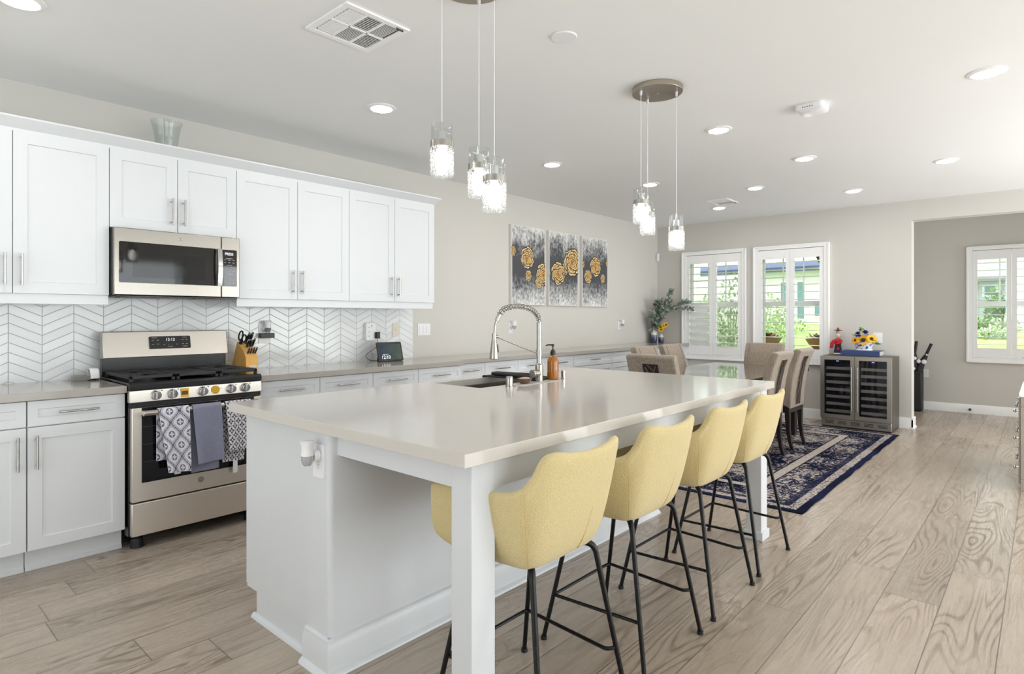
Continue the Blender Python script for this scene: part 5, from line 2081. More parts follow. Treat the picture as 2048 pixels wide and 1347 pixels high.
M['nickelr'] = m_nickelr()
D = math.radians
pendant_light(1.715, 1.750, ((D(140), .122, 2.109), (D(30), .112, 2.050), (D(-80), .110, 1.960)), 'cluster of three glass pendants nearest the camera, its ceiling plate cut by the photo top')
pendant_light(3.290, 1.755, ((D(150), .112, 2.098), (D(59), .114, 2.048), (D(-61), .112, 1.940)), 'cluster of three glass pendants over the far half of the island')


# ------------------------------------------------------------------ ceiling fixtures
def downlight(x, y, label):
    r = root('recessed_downlight', label, 'ceiling light', (x, y, ZC), group='recessed downlights')
    bm = B()
    lathe(bm, [(0.0685, -0.010), (0.074, -0.011), (0.094, -0.004), (0.096, -0.0004), (0.0685, -0.0004)], (x, y, ZC), 36, cap=False)
    obj('trim_ring', bm, 'trim', r)
    bm = B()
    lathe(bm, [(0.0, -0.0155), (0.055, -0.0145), (0.068, -0.0105), (0.068, -0.0006), (0.0, -0.0006)], (x, y, ZC), 32)
    obj('diffuser', bm, 'led', r)


for (x, y, lb) in ((2.379, 3.282, 'recessed downlight between the ceiling vent and the near pendants'), (4.285, 3.337, 'recessed downlight above the right side of the rose canvases, left of the far pendants'),
                   (5.612, 3.077, 'recessed downlight half hidden behind the far pendant cords'), (4.316, 1.803, 'recessed downlight left of the square ceiling detector'),
                   (5.590, 1.567, 'recessed downlight below the square ceiling detector'), (6.514, 2.32, 'recessed downlight just beyond the small far vent, towards the camera'),
                   (7.403, 3.086, 'recessed downlight directly beyond the small far vent'), (7.384, 1.573, 'recessed downlight nearest the dining window wall, left of the hall opening'),
                   (6.505, 0.655, 'recessed downlight above the hall opening, second largest on the right edge'), (4.320, 0.248, 'large recessed downlight near the upper right corner of the photo'),
                   (0.517, 3.345, 'recessed downlight cut by the upper left corner of the photo')):
    downlight(x, y, lb)

# ceiling vents
def vent(x0, x1, y0, y1, label, nx, ny):
    r = root('ceiling_vent', label, 'vent', ((x0 + x1) / 2, (y0 + y1) / 2, ZC))
    bm = B()
    fw, t = 0.032, 0.011
    z0, z1 = ZC - t, ZC - 0.0005
    for q in ((x0, x1, y0, y0 + fw), (x0, x1, y1 - fw, y1), (x0, x0 + fw, y0 + fw, y1 - fw), (x1 - fw, x1, y0 + fw, y1 - fw)):
        box(bm, *q, z0, z1)
    ix0, ix1, iy0, iy1 = x0 + fw, x1 - fw, y0 + fw, y1 - fw
    cw, ch_ = (ix1 - ix0) / nx, (iy1 - iy0) / ny
    for i in range(1, nx):
        box(bm, ix0 + i * cw - 0.006, ix0 + i * cw + 0.006, iy0, iy1, z0, z1)
    for j in range(1, ny):
        box(bm, ix0, ix1, iy0 + j * ch_ - 0.006, iy0 + j * ch_ + 0.006, z0, z1)
    obj('frame', bm, 'trim', r, bevel=0.002)
    obj('duct_shadow', bbox(ix0, ix1, iy0, iy1, ZC - 0.0016, ZC - 0.0006), M['gap'], r)
    for i in range(nx):
        for j in range(ny):
            a, b = ix0 + i * cw + 0.008, ix0 + (i + 1) * cw - 0.008
            c, d = iy0 + j * ch_ + 0.008, iy0 + (j + 1) * ch_ - 0.008
            bm = B()
            along = nx == 3 and i > 0 and (i + j) % 2 == 1
            n = 9
            for k in range(n):
                f = (k + 0.5) / n
                if along:
                    y = c + (d - c) * f
                    vs = box(bm, a, b, y - 0.0022, y + 0.0022, ZC - 0.0085, ZC - 0.0022)
                else:
                    x = a + (b - a) * f
                    vs = box(bm, x - 0.0022, x + 0.0022, c, d, ZC - 0.0085, ZC - 0.0022)
                sh_ = 0.006 if i == 0 else -0.006
                for v in vs[:4]:
                    if along:
                        v.co.y += sh_
                    else:
                        v.co.x += sh_
            if i == 0:
                for k in range(5):
                    y = c + (d - c) * (k + 0.5) / 5
                    box(bm, a, b, y - 0.002, y + 0.002, ZC - 0.008, ZC - 0.0022)
            obj('louver_bank', bm, 'trim', r)
    bm = B()
    box(bm, x1 - 0.07, x1 - 0.03, y0 + 0.016, y0 + 0.019, ZC - 0.020, ZC - 0.011)
    obj('damper_lever', bm, 'gap', r)


vent(1.470, 1.822, 2.282, 2.636, 'square white ceiling vent left of the near pendants, six slatted cells', 3, 2)
vent(6.86, 7.20, 2.76, 3.02, 'small far ceiling vent near the dining window wall', 2, 1)
o = root('smoke_detector', 'square white detector on the ceiling right of the far pendants', 'detector', (4.25, 1.145, ZC))
bm = B()
v0 = [bm.verts.new((4.25 + p[0], 1.145 + p[1], ZC - 0.0005)) for p in rrect(0.17, 0.17, 0.02)]
v1 = [bm.verts.new((4.25 + p[0], 1.145 + p[1], ZC - 0.032)) for p in rrect(0.165, 0.165, 0.02)]
v2 = [bm.verts.new((4.25 + p[0], 1.145 + p[1], ZC - 0.044)) for p in rrect(0.13, 0.13, 0.02)]
skin(bm, v0, v1)
skin(bm, v1, v2)
bm.faces.new(v0[::-1])
bm.faces.new(v2)
obj('cover', bm, 'white', o)
bm = B()
for k in range(5):
    box(bm, 4.1655, 4.170, 1.12 + k * 0.014, 1.126 + k * 0.014, ZC - 0.024, ZC - 0.018)
obj('sounder_slots', bm, 'gap', o)
bm = B()
cyl(bm, (2.375, 1.774, ZC - 0.008), (2.375, 1.774, ZC - 0.0005), 0.062, 0.066, 32)
o = obj('ceiling_speaker', bm, 'white', bevel=0.003)
tag(o, 'round white disc on the ceiling between the two pendant clusters', 'ceiling speaker')
bm = bbox(8.415, 8.455, 4.468, 4.508, 2.19, 2.315)
o = obj('motion_sensor', bm, 'white', bevel=0.008)
tag(o, 'small white motion sensor in the wall corner left of the shuttered windows', 'sensor')


# ------------------------------------------------------------------ outlets, switches and plug-ins
def plate(name, label, cat, c, w, h, kind, face='y', mat='white'):
    """wall plate; face 'y': on the left wall facing -y, 'x': facing -x"""
    r = root(name, label, cat, c)
    bm = B()
    pts = rrect(w, h, 0.006, 3)
    def V(p, d):
        return (c[0] + p[0], c[1] - d, c[2] + p[1]) if face == 'y' else (c[0] - d, c[1] - p[0], c[2] + p[1])
    a = [bm.verts.new(V(p, 0.0006)) for p in pts]
    b = [bm.verts.new(V((p[0] * 0.985, p[1] * 0.99), 0.005)) for p in pts]
    skin(bm, a, b)
    bm.faces.new(a[::-1])
    bm.faces.new(b)
    obj('cover_plate', bm, mat, r)
    def blk(nm, u0, u1, v0, v1, d0, d1, m):
        bm = B()
        p, q = V((u0, v0), d0), V((u1, v1), d1)
        box(bm, min(p[0], q[0]), max(p[0], q[0]), min(p[1], q[1]), max(p[1], q[1]), min(p[2], q[2]), max(p[2], q[2]))
        return obj(nm, bm, m, r, bevel=0.0008)
    if kind == 'duplex':
        for s in (-1, 1):
            k = blk('socket', -0.017, 0.017, s * 0.02 - 0.014, s * 0.02 + 0.014, 0.005, 0.0065, mat)
            bm = B()
            for (u, v) in ((-0.006, 0.004), (0.006, 0.004), (0.0, -0.006)):
                p, q = V((u - 0.0012, s * 0.02 + v - 0.003), 0.0062), V((u + 0.0012, s * 0.02 + v + 0.003), 0.0068)
                box(bm, min(p[0], q[0]), max(p[0], q[0]), min(p[1], q[1]), max(p[1], q[1]), min(p[2], q[2]), max(p[2], q[2]))
            obj('slots', bm, 'gap', k)
    elif kind == 'rocker3':
        n = 3
        for i in range(n):
            u = (i - (n - 1) / 2) * 0.046
            blk('rocker', u - 0.0165, u + 0.0165, -0.033, 0.033, 0.005, 0.0085, mat)
    elif kind == 'blank':
        blk('screw', -0.003, 0.003, -0.003, 0.003, 0.005, 0.0062, 'gap')
    elif kind == 'rockerh':
        for s in (-1, 1):
            blk('rocker', -0.03, 0.03, s * 0.018 - 0.014, s * 0.018 + 0.014, 0.005, 0.0085, mat)
    return r


def freshener(c, d, label, s=1.0):
    """plug-in scent diffuser: base plug, white cap, clear bulb; c: wall point, d: outward direction"""
    c, d = Vector(c), Vector(d)
    r = root('air_freshener', label, 'air freshener', tuple(c))
    bm = B()
    cyl(bm, c + d * 0.0072, c + d * 0.03, 0.0225 * s, 0.021 * s, 20)
    obj('plug_base', bm, 'white', r, bevel=0.002)
    q = c + d * 0.050 * (0.5 + 0.5 * s)
    bm = B()
    lathe(bm, [(0.0, 0.004), (0.0235 * s, 0.004), (0.0215 * s, 0.02 * s), (0.0225 * s, 0.038 * s), (0.027 * s, 0.056 * s), (0.020 * s, 0.060 * s), (0.0, 0.058 * s)], (q.x, q.y, q.z), 24)
    obj('cap', bm, 'white', r)
    bm = B()
    lathe(bm, [(0.0, -0.034 * s), (0.013 * s, -0.033 * s), (0.021 * s, -0.020 * s), (0.0235 * s, 0.003), (0.021 * s, 0.003), (0.0, 0.003)], (q.x, q.y, q.z), 24)
    obj('oil_bulb', bm, M['oil'], r)
    return r


M['oil'] = plain('clear_oil_glass', (216, 218, 220), 0.05, var=0.01, trans=0.75)
YT = YW - 0.008
plate('outlet', 'white double outlet on the near end of the island', 'outlet', (1.203, 2.050, 0.787), 0.078, 0.128, 'duplex', 'x')
freshener((1.203, 2.050, 0.810), (-1, 0, 0), 'white plug-in air freshener on the island outlet, nearest the camera')
plate('outlet', 'white outlet plate on the tiles behind the black adapter strip', 'outlet', (2.175, YT, 1.200), 0.100, 0.15, 'blank')
ps = root('power_strip', 'black multi-socket strip plugged in on the tiles right of the knife block', 'power strip', (2.178, YT, 1.187))
obj('body', bbox(2.122, 2.236, YT - 0.045, YT - 0.0075, 1.168, 1.205), 'blackp', ps, bevel=0.004)
bm = B()
for k in range(3):
    for u in (-0.005, 0.005):
        box(bm, 2.15 + k * 0.028 + u - 0.0015, 2.15 + k * 0.028 + u + 0.0015, YT - 0.0456, YT - 0.045, 1.182, 1.192)
obj('socket_slots', bm, 'gap', ps)
freshener((2.178, YT, 1.242), (0, -1, 0), 'white plug-in air freshener above the black socket strip on the tiles')
o = root('outlet_adapter', 'white six-way outlet adapter on the tiles above the tablet', 'outlet adapter', (3.130, YT, 1.20))
bm = B()
pts = rrect(0.105, 0.160, 0.012)
prism(bm, [(3.130 + p[0], 1.20 + p[1]) for p in pts][::-1], 'y', YT - 0.036, YT - 0.0005) if False else None
v0 = [bm.verts.new((3.130 + p[0], YT - 0.0005, 1.20 + p[1])) for p in pts]
v1 = [bm.verts.new((3.130 + p[0] * 0.97, YT - 0.036, 1.20 + p[1] * 0.98)) for p in pts]
skin(bm, v0, v1)
bm.faces.new(v0)
bm.faces.new(v1)
obj('housing', bm, 'white', o, bevel=0.002)
bm = B()
for (u, v) in ((-0.022, 0.035), (-0.022, -0.002), (-0.022, -0.04), (0.006, 0.055), (0.006, 0.045)):
    box(bm, 3.130 + u - 0.004, 3.130 + u + 0.004, YT - 0.0366, YT - 0.0358, 1.20 + v - 0.003, 1.20 + v + 0.003)
obj('socket_slots', bm, 'gap', o)
o = root('power_adapter', 'black plug with its cable looping down to the tablet', 'plug', (3.187, YT, 1.165))
obj('plug', bbox(3.168, 3.207, YT - 0.066, YT - 0.0365, 1.138, 1.196), 'blackp', o, bevel=0.004)
bm = B()
tube(bm, catmull([(3.186, YT - 0.052, 1.138), (3.186, YT - 0.055, 1.09), (3.15, YT - 0.06, 1.05), (3.08, YT - 0.06, 1.012), (3.055, YT - 0.07, 0.978), (3.085, YT - 0.09, 0.950), (3.13, YT - 0.11, 0.945), (3.18, YT - 0.145, 0.949)], 6), 0.0022, 6)
obj('cable', bm, 'blackp', o)
plate('wall_plate', 'ivory blank wall plate on the tiles right of the white adapter', 'wall plate', (3.423, YT, 1.210), 0.080, 0.125, 'blank', 'y', 'ivory')
plate('light_switch', 'white triple switch plate on the wall just past the tiles', 'light switch', (3.771, YW, 1.208), 0.160, 0.116, 'rocker3')
plate('outlet', 'white outlet on the wall under the leftmost rose canvas', 'outlet', (5.034, YW, 1.208), 0.076, 0.118, 'duplex')
freshener((5.044, YW, 1.228), (0, -1, 0), 'white plug-in air freshener under the leftmost rose canvas')
plate('outlet', 'white outlet on the wall right of the rose canvases', 'outlet', (7.345, YW, 1.213), 0.076, 0.118, 'duplex')
freshener((7.362, YW, 1.232), (0, -1, 0), 'white plug-in air freshener on the wall right of the rose canvases')
plate('light_switch', 'white double switch plate on the wall behind the sunflower bowl', 'light switch', (XB, 1.535, 1.073), 0.100, 0.128, 'rockerh', 'x')
plate('outlet', 'white outlet low on the hall wall beside the black folded stroller', 'outlet', (XH, 1.285, 0.520), 0.076, 0.118, 'duplex', 'x')
bm = B()
cyl(bm, (XH - 0.016, 0.771, 0.058), (XH - 0.075, 0.771, 0.058), 0.010, n=12)
cyl(bm, (XH - 0.075, 0.771, 0.058), (XH - 0.09, 0.771, 0.058), 0.017, n=14)
o = obj('door_stop', bm, 'blackp')
tag(o, 'small black door stop on the hall baseboard', 'door stop')


# ------------------------------------------------------------------ things on the kitchen counter
def knife_block():
    x0, x1 = 1.905, 1.992
    r = root('knife_block', 'oak knife block full of steel-handled knives right of the range', 'knife block', (1.95, 4.34, 0.94))
    bm = B()
    prism(bm, [(4.470, 0.9405), (4.375, 1.150), (4.268, 1.095), (4.228, 1.040), (4.228, 0.9405), (4.33, 0.9405)], 'x', x0, x1)
    bl = obj('block', bm, 'wood', r, bevel=0.003)
    bm = bbox(x0 + 0.022, x1 - 0.012, 4.2262, 4.2282, 0.972, 0.984)
    obj('name_plate', bm, 'ivory', bl)
    d = Vector((0.10, -0.52, 0.86)).normalized()
    spots = [(1.955, 4.345, 1.135, .105, .0105), (1.978, 4.345, 1.135, .108, .0105), (1.938, 4.295, 1.110, .080, .008), (1.958, 4.295, 1.110, .078, .008), (1.980, 4.30, 1.112, .085, .008),
             (1.925, 4.248, 1.068, .066, .0065), (1.943, 4.248, 1.068, .064, .0065), (1.961, 4.248, 1.068, .066, .0065), (1.979, 4.248, 1.068, .064, .0065)]
    for (x, y, z, L, rad) in spots:
        p = Vector((x, y, z)) - d * 0.012
        bm = B()
        cyl(bm, p, p + d * (L * 0.9), rad, rad * 0.9, 10)
        k = obj('knife_handle', bm, 'blackp', r)
        bm = B()
        cyl(bm, p + d * L * 0.88, p + d * L, rad * 0.98, rad * 0.9, 10)
        cyl(bm, p, p + d * 0.018, rad * 1.04, n=10)
        s = Vector((d.y, -d.x, 0)).normalized()
        cyl(bm, p + Vector((-rad * 0.75, 0, 0)), p + d * L * 0.9 + Vector((-rad * 0.7, 0, 0)), rad * 0.45, n=8)
        obj('bolster', bm, 'chrome', k)
    sc = B()
    c = Vector((1.918, 4.335, 1.175))
    for (dx, dz, h) in ((-0.006, 0.02, 0.034), (0.018, 0.0, 0.026)):
        tube(sc, [c + Vector((dx + 0.014 * math.cos(a), -0.4 * h * math.sin(a) - 0.01, dz + h * math.sin(a))) for a in np.linspace(0, 2 * PI, 18, False)], 0.0055, 6, closed=True)
    cyl(sc, c + Vector((0, 0.02, -0.06)), c + Vector((0.004, 0, -0.008)), 0.012, n=8)
    obj('scissors_handle', sc, 'blackp', r)


knife_block()


def tablet():
    cx, cy = 3.213, 4.288
    r = root('smart_display', 'black smart display with a green picture and clock reading 12:10', 'tablet', (cx, cy, 0.94))
    m = Matrix.Translation((cx, cy, 0.9405)) @ Matrix.Rotation(D(-4), 4, 'Z') @ Matrix.Rotation(D(-16), 4, 'X')
    w, h = 0.252, 0.172
    bm = B()
    pts = rrect(w, h, 0.01, 4, 0, h / 2)
    v0 = [bm.verts.new((p[0], -0.006, p[1] + 0.0015)) for p in pts]
    v1 = [bm.verts.new((p[0], 0.008, p[1] + 0.0015)) for p in pts]
    skin(bm, v0, v1)
    bm.faces.new(v0)
    bm.faces.new(v1)
    bm.transform(m)
    obj('bezel', bm, 'blackp', r, bevel=0.002)
    bm = B()
    prism(bm, [(cy + 0.012, 0.9405), (cy + 0.085, 0.9405), (cy + 0.085, 0.965), (cy + 0.052, 1.06), (cy + 0.04, 1.065)], 'x', cx - 0.09, cx + 0.09)
    obj('speaker_base', bm, 'blackm', r, bevel=0.004)
    nu, nv = 60, 40
    U, V = np.meshgrid(np.linspace(-0.105, 0.112, nu), np.linspace(0.018, 0.152, nv))
    img = np.zeros((nv, nu, 3))
    n1 = np.zeros((nv, nu))
    for i in range(nv):
        for j in range(nu):
            n1[i, j] = mnoise.fractal((U[i, j] * 14, V[i, j] * 14, 2.0), 0.8, 2.0, 3)
    t = np.clip((U + 0.105) / 0.217 + 0.25 * n1, 0, 1)[..., None]
    img = lin3((62, 92, 130)) * (1 - t) + lin3((112, 142, 116)) * t
    ln = np.abs((U + 0.03) * 0.8 + (V - 0.085)) < 0.0035
    img = np.where(ln[..., None], lin3((70, 92, 70)), img)
    P = np.stack([U, np.full_like(U, -0.0066), V], -1)
    Pm = P.reshape(-1, 3) @ np.array(m.to_3x3()).T + np.array(m.translation) - np.array(r.location)
    sc = obj_me('screen', grid_mesh('screen', Pm.reshape(P.shape), img), M['screen'], r)
    obj('clock_digits', text_bm('screen_clock', m @ Matrix.Translation((-0.052, -0.0085, 0.036)) @ FRONT), 'screenwhite', sc)
    obj('date_text', text_bm('screen_date', m @ Matrix.Translation((-0.052, -0.0085, 0.061)) @ FRONT), 'screenwhite', sc)


def m_screen():
    n = NT('lit_screen')
    a = n.new('ShaderNodeVertexColor')
    a.layer_name = 'col'
    n.base(lin((10, 10, 12)))
    n.put(n.b.inputs['Emission Color'], a.outputs[0])
    n.set(emit=0.9, rough=0.08)
    return n.mat


M['screen'] = m_screen()
tablet()
# butter-keeper-like arched rest
ur = root('utensil_rest', 'small white arched rest with a clear tray left of the range', 'utensil rest', (1.0, 4.43, 0.94))
bm = B()
arc = [(4.40 + 0.042 * math.cos(a), 0.952 + 0.062 * math.sin(a)) for a in np.linspace(0, PI, 13)]
inn = [(4.40 + 0.036 * math.cos(a), 0.952 + 0.055 * math.sin(a)) for a in np.linspace(PI, 0, 13)]
prism(bm, arc + inn, 'x', 1.012, 1.056)
prism(bm, arc, 'x', 1.054, 1.058)
obj('arched_cover', bm, 'white', ur)
bm = B()
prism(bm, [(4.366, 0.9455), (4.434, 0.9455), (4.444, 0.972), (4.440, 0.972), (4.430, 0.9495), (4.370, 0.9495), (4.360, 0.972), (4.356, 0.972)], 'x', 0.93, 1.012)
obj('clear_tray', bm, plain('clear_plastic', (206, 204, 198), 0.1, trans=0.6), ur)
bm = B()
box(bm, 1.012, 1.058, 4.360, 4.440, 0.9455, 0.952)
for x in (1.02, 1.05):
    for y in (4.368, 4.432):
        cyl(bm, (x, y, 0.9402), (x, y, 0.946), 0.007, n=10)
obj('base', bm, 'blackp', ur)
# ribbed glass vase on top of the wall cabinets
gx, gy, gz = 1.425, 4.325, 2.4005
bm = B()
n = 64
pr = [(0.0, 0.004), (0.058, 0.004), (0.062, 0.03), (0.070, 0.10), (0.083, 0.18), (0.094, 0.212), (0.090, 0.212), (0.078, 0.178), (0.065, 0.10), (0.057, 0.03), (0.052, 0.012), (0.0, 0.012)]
rs = []
for k, (rr_, z) in enumerate(pr):
    rs.append([bm.verts.new((gx + math.cos(2 * PI * i / n) * rr_ * (1 + (0.022 * math.cos(2 * PI * i / n * 12) if 1 < k < 6 else 0)), gy + math.sin(2 * PI * i / n) * rr_ * (1 + (0.022 * math.cos(2 * PI * i / n * 12) if 1 < k < 6 else 0)), gz + z)) for i in range(n)])
for i in range(len(rs) - 1):
    skin(bm, rs[i], rs[i + 1])
bmesh.ops.remove_doubles(bm, verts=bm.verts, dist=1e-6)
o = obj('glass_vase', bm, 'clearv')if 'clearv' in M else obj('glass_vase', bm, thin_glass('ribbed_glass', (246, 248, 248), 0.7))
tag(o, 'ribbed clear glass vase on top of the wall cabinets above the microwave', 'vase')


# ------------------------------------------------------------------ vases in the corner
def vase(x, y, h, rad, label, dark=False):
    nu, nv = 28, 40
    prof = [(0.0, 0.0), (rad * 0.86, 0.0), (rad * 0.96, 0.015), (rad, 0.04), (rad, h * 0.62), (rad * 0.86, h * 0.76), (rad * 0.42, h * 0.88), (rad * 0.36, h * 0.96), (rad * 0.42, h), (rad * 0.30, h), (rad * 0.28, h * 0.8), (0.0, h * 0.6)]
    t = np.linspace(0, len(prof) - 1, nv * 2)
    rr = np.interp(t, range(len(prof)), [p[0] for p in prof])
    zz = np.interp(t, range(len(prof)), [p[1] for p in prof])
    th = np.linspace(0, 2 * PI, nu)
    P = np.zeros((len(t), nu, 3))
    P[..., 0] = rr[:, None] * np.cos(th)
    P[..., 1] = rr[:, None] * np.sin(th)
    P[..., 2] = zz[:, None]
    f = np.clip((zz / h - 0.28) / 0.34, 0, 1)[:, None, None] * np.ones((1, nu, 1))
    top = lin3((54, 58, 78)) if dark else lin3((214, 212, 208))
    C = lin3((48, 56, 80)) * (1 - f) + (lin3((126, 130, 150)) if not dark else lin3((40, 46, 72))) * f
    g = (zz / h > 0.60)[:, None, None]
    C = np.where(g, top, C)
    o = obj_me('vase', grid_mesh('vase', P, C), 'col_gloss', None)
    o.location = (x, y, 0.9402)
    MW[o] = Matrix.Translation(o.location)
    return tag(o, label, 'vase', 'blue ombre vases')


vase(8.130, 4.390, 0.205, 0.044, 'tall white-topped blue vase holding the eucalyptus')
vase(8.262, 4.345, 0.140, 0.040, 'short white-topped blue vase at the right of the three')
vase(8.225, 4.452, 0.190, 0.044, 'dark navy vase standing behind the other two', True)
bm, bs = B(), B()
mouth = Vector((8.13, 4.39, 1.13))
targets = [((8.16, 4.33, 1.35), (8.24, 4.22, 1.60), (8.27, 4.19, 1.72)), ((8.15, 4.36, 1.30), (8.10, 4.34, 1.50), (8.06, 4.30, 1.56)), ((8.18, 4.30, 1.34), (8.30, 4.12, 1.50), (8.36, 3.96, 1.55)),
           ((8.17, 4.32, 1.32), (8.28, 4.18, 1.46), (8.37, 3.90, 1.45)), ((8.12, 4.36, 1.24), (8.04, 4.36, 1.33), (7.98, 4.36, 1.38)), ((8.13, 4.37, 1.30), (8.14, 4.30, 1.48), (8.10, 4.24, 1.58)),
           ((8.15, 4.35, 1.28), (8.20, 4.27, 1.42), (8.24, 4.18, 1.54)), ((8.11, 4.37, 1.22), (8.05, 4.34, 1.30), (8.00, 4.30, 1.27)), ((8.14, 4.34, 1.26), (8.12, 4.27, 1.38), (8.08, 4.20, 1.44))]
for tg in targets:
    path = catmull([mouth - Vector((0, 0, 0.06)), mouth] + [Vector(p) for p in tg], 7)
    path = [Vector((min(p.x, 8.40), min(p.y, 4.44), p.z)) for p in path]
    tube(bs, path, 0.0028, 5)
    m = len(path)
    for i in range(9, m):
        dirv = (path[i] - path[i - 1]).normalized()
        f = i / m
        for k in range(4):
            d = (dirv * 0.55 + Vector((random.gauss(0, 0.8), random.gauss(0, 0.8), random.gauss(-0.1, 0.8)))).normalized()
            leaf(bm, path[i], d, random.uniform(0.06, 0.105) * (1.15 - 0.45 * f), random.uniform(0.028, 0.046), (random.gauss(0, 1), random.gauss(0, 1), 1), 0.3)
eu = root('eucalyptus_branches', 'grey-green eucalyptus branches leaning out of the tall vase', 'plant', (8.13, 4.39, 1.07))
obj('leaves', bm, 'leaf', eu)
obj('stems', bs, 'stem', eu)
fl = root('flower_bouquet', 'small yellow flowers and one cream bloom in the dark navy vase', 'flowers', (8.225, 4.44, 1.07))
bp, bc, bst = B(), B(), B()
for (x, y, z) in ((8.23, 4.38, 1.165), (8.25, 4.34, 1.175), (8.27, 4.30, 1.195), (8.24, 4.33, 1.14), (8.28, 4.27, 1.21), (8.26, 4.36, 1.19)):
    sunflower(bp, bc, (x, y, z), (-0.9, -0.3, 0.4), 0.044, 12)
    tube(bst, [(8.225, 4.452, 1.08), (8.225, 4.445, 1.13), (x + 0.01, y + 0.01, z)], 0.002, 5)
obj('petals', bp, 'petaly', fl)
obj('centres', bc, 'brownc', fl)
bm = B()
for k in range(24):
    d = Vector((random.gauss(0, 0.5), random.gauss(0, 0.5), 1)).normalized()
    leaf(bm, (8.215, 4.425, 1.15), d, 0.06, 0.028, (random.gauss(0, 1), random.gauss(0, 1), 0.2), 0.6)
tube(bst, [(8.225, 4.452, 1.08), (8.24, 4.44, 1.12), (8.215, 4.425, 1.15)], 0.0025, 5)
obj('cream_bloom', bm, 'petalc', fl)
obj('stems', bst, 'stem', fl)


# ------------------------------------------------------------------ dresser at the right edge and the hall stroller
dr = root('dresser', 'grey wooden dresser with a white top, cut by the right photo edge', 'dresser', (6.55, -0.12, 0))
obj('carcass', bbox(6.004, 7.10, -0.42, 0.140, 0.0, 0.716), 'drift', dr, bevel=0.003)
bm = B()
for (a, b, c, d) in ((-0.42, 0.140, 0.64, 0.716), (-0.42, 0.140, 0.0, 0.09), (-0.42, -0.35, 0.09, 0.64), (0.075, 0.140, 0.09, 0.64)):
    box(bm, 5.994, 6.0035, a, b, c, d)
obj('side_panel_frame', bm, 'drift', dr, bevel=0.002)
obj('top', bbox(5.985, 7.12, -0.43, 0.150, 0.717, 0.745), 'trim', dr, bevel=0.004)
for k, (z0, z1) in enumerate(((0.50, 0.705), (0.29, 0.495), (0.05, 0.285))):
    for (a, b) in ((6.02, 6.545), (6.555, 7.085)):
        d = obj('drawer', bbox(a, b, 0.1405, 0.153, z0, z1), 'drift', dr, bevel=0.003)
        for u in (0.1, 0.85):
            bm = B()
            x = a + (b - a) * u
            zc = (z0 + z1) / 2
            cyl(bm, (x, 0.153, zc), (x, 0.168, zc), 0.006, n=10)
            ell(bm, (x, 0.176, zc), (0.014, 0.011, 0.014), 12, 8)
            obj('knob', bm, 'chrome', d)
fv = root('flower_vase', 'yellow-green flowers in a small white vase on the dresser at the right photo edge', 'flower vase', (6.42, 0.03, 0.745))
bm = B()
lathe(bm, [(0.0, 0.0005), (0.04, 0.0005), (0.055, 0.05), (0.045, 0.11), (0.03, 0.14), (0.034, 0.15), (0.026, 0.15), (0.02, 0.13), (0.0, 0.1)], (6.42, 0.03, 0.745), 24)
obj('vase', bm, 'white', fv)
bm, b2 = B(), B()
for k in range(70):
    d = Vector((random.gauss(0, 1), random.gauss(0, 1), random.gauss(0.5, 0.6))).normalized()
    leaf(bm if k % 2 else b2, Vector((6.42, 0.03, 0.925)) + d * random.uniform(0.03, 0.09), d, 0.06, 0.032)
obj('blossoms', bm, plain('mustard_petal', (204, 190, 74), 0.6, var=0.2, vscale=40), fv)
obj('leaves', b2, 'leafgreen', fv)

sx, sy = 10.17, 1.355
sr = root('folded_stroller', 'black folded stroller with two handles standing behind the hall opening', 'stroller', (sx, sy, 0))
obj('base_panel', bbox(sx - 0.11, sx + 0.11, sy - 0.062, sy + 0.105, 0.012, 0.56), 'blackm', sr, bevel=0.012)
bm = B()
for (dx, dy) in ((-0.09, -0.04), (-0.09, 0.08), (0.09, -0.04), (0.09, 0.08)):
    cyl(bm, (sx + dx, sy + dy, 0.0), (sx + dx, sy + dy, 0.014), 0.014, n=12)
obj('feet', bm, 'blackp', sr)
bm = B()
tube(bm, [(sx, sy + 0.05, 0.56), (sx - 0.01, sy + 0.045, 0.70), (sx, sy + 0.03, 0.81)], [0.055, 0.06, 0.02], 12)
tube(bm, [(sx, sy - 0.02, 0.565), (sx, sy - 0.05, 0.68), (sx, sy - 0.10, 0.78)], [0.05, 0.042, 0.028], 12)
obj('folded_seat', bm, 'blackm', sr)
for q in (((sx, sy + 0.035, 0.78), (sx, sy + 0.010, 0.985)), ((sx, sy - 0.085, 0.75), (sx, sy - 0.165, 0.955))):
    bm = B()
    cyl(bm, q[0], q[1], 0.019, n=14)
    obj('handle', bm, 'blackp', sr)
bm = B()
for p, s in (((sx - 0.06, sy + 0.02, 0.745), 0.022), ((sx - 0.05, sy - 0.022, 0.705), 0.026), ((sx - 0.05, sy - 0.085, 0.70), 0.030), ((sx - 0.045, sy - 0.115, 0.80), 0.012), ((sx - 0.075, sy + 0.030, 0.60), 0.018)):
    ell(bm, p, (0.014, s, s * 1.1), 10, 6)
obj('pale_fittings', bm, 'white', sr)
bm = B()
ell(bm, (sx, sy + 0.09, 0.66), (0.05, 0.028, 0.10), 10, 8)
obj('purple_pouch', bm, plain('purple_cloth', (110, 60, 110), 0.8), sr)


# ------------------------------------------------------------------ outside
def lawn_z(x):
    return float(np.interp(x, [8.6, 9.6, 12.0, 16.0, 24.0, 60.0], [0.10, 0.25, 0.62, 0.98, 1.12, 1.3]))


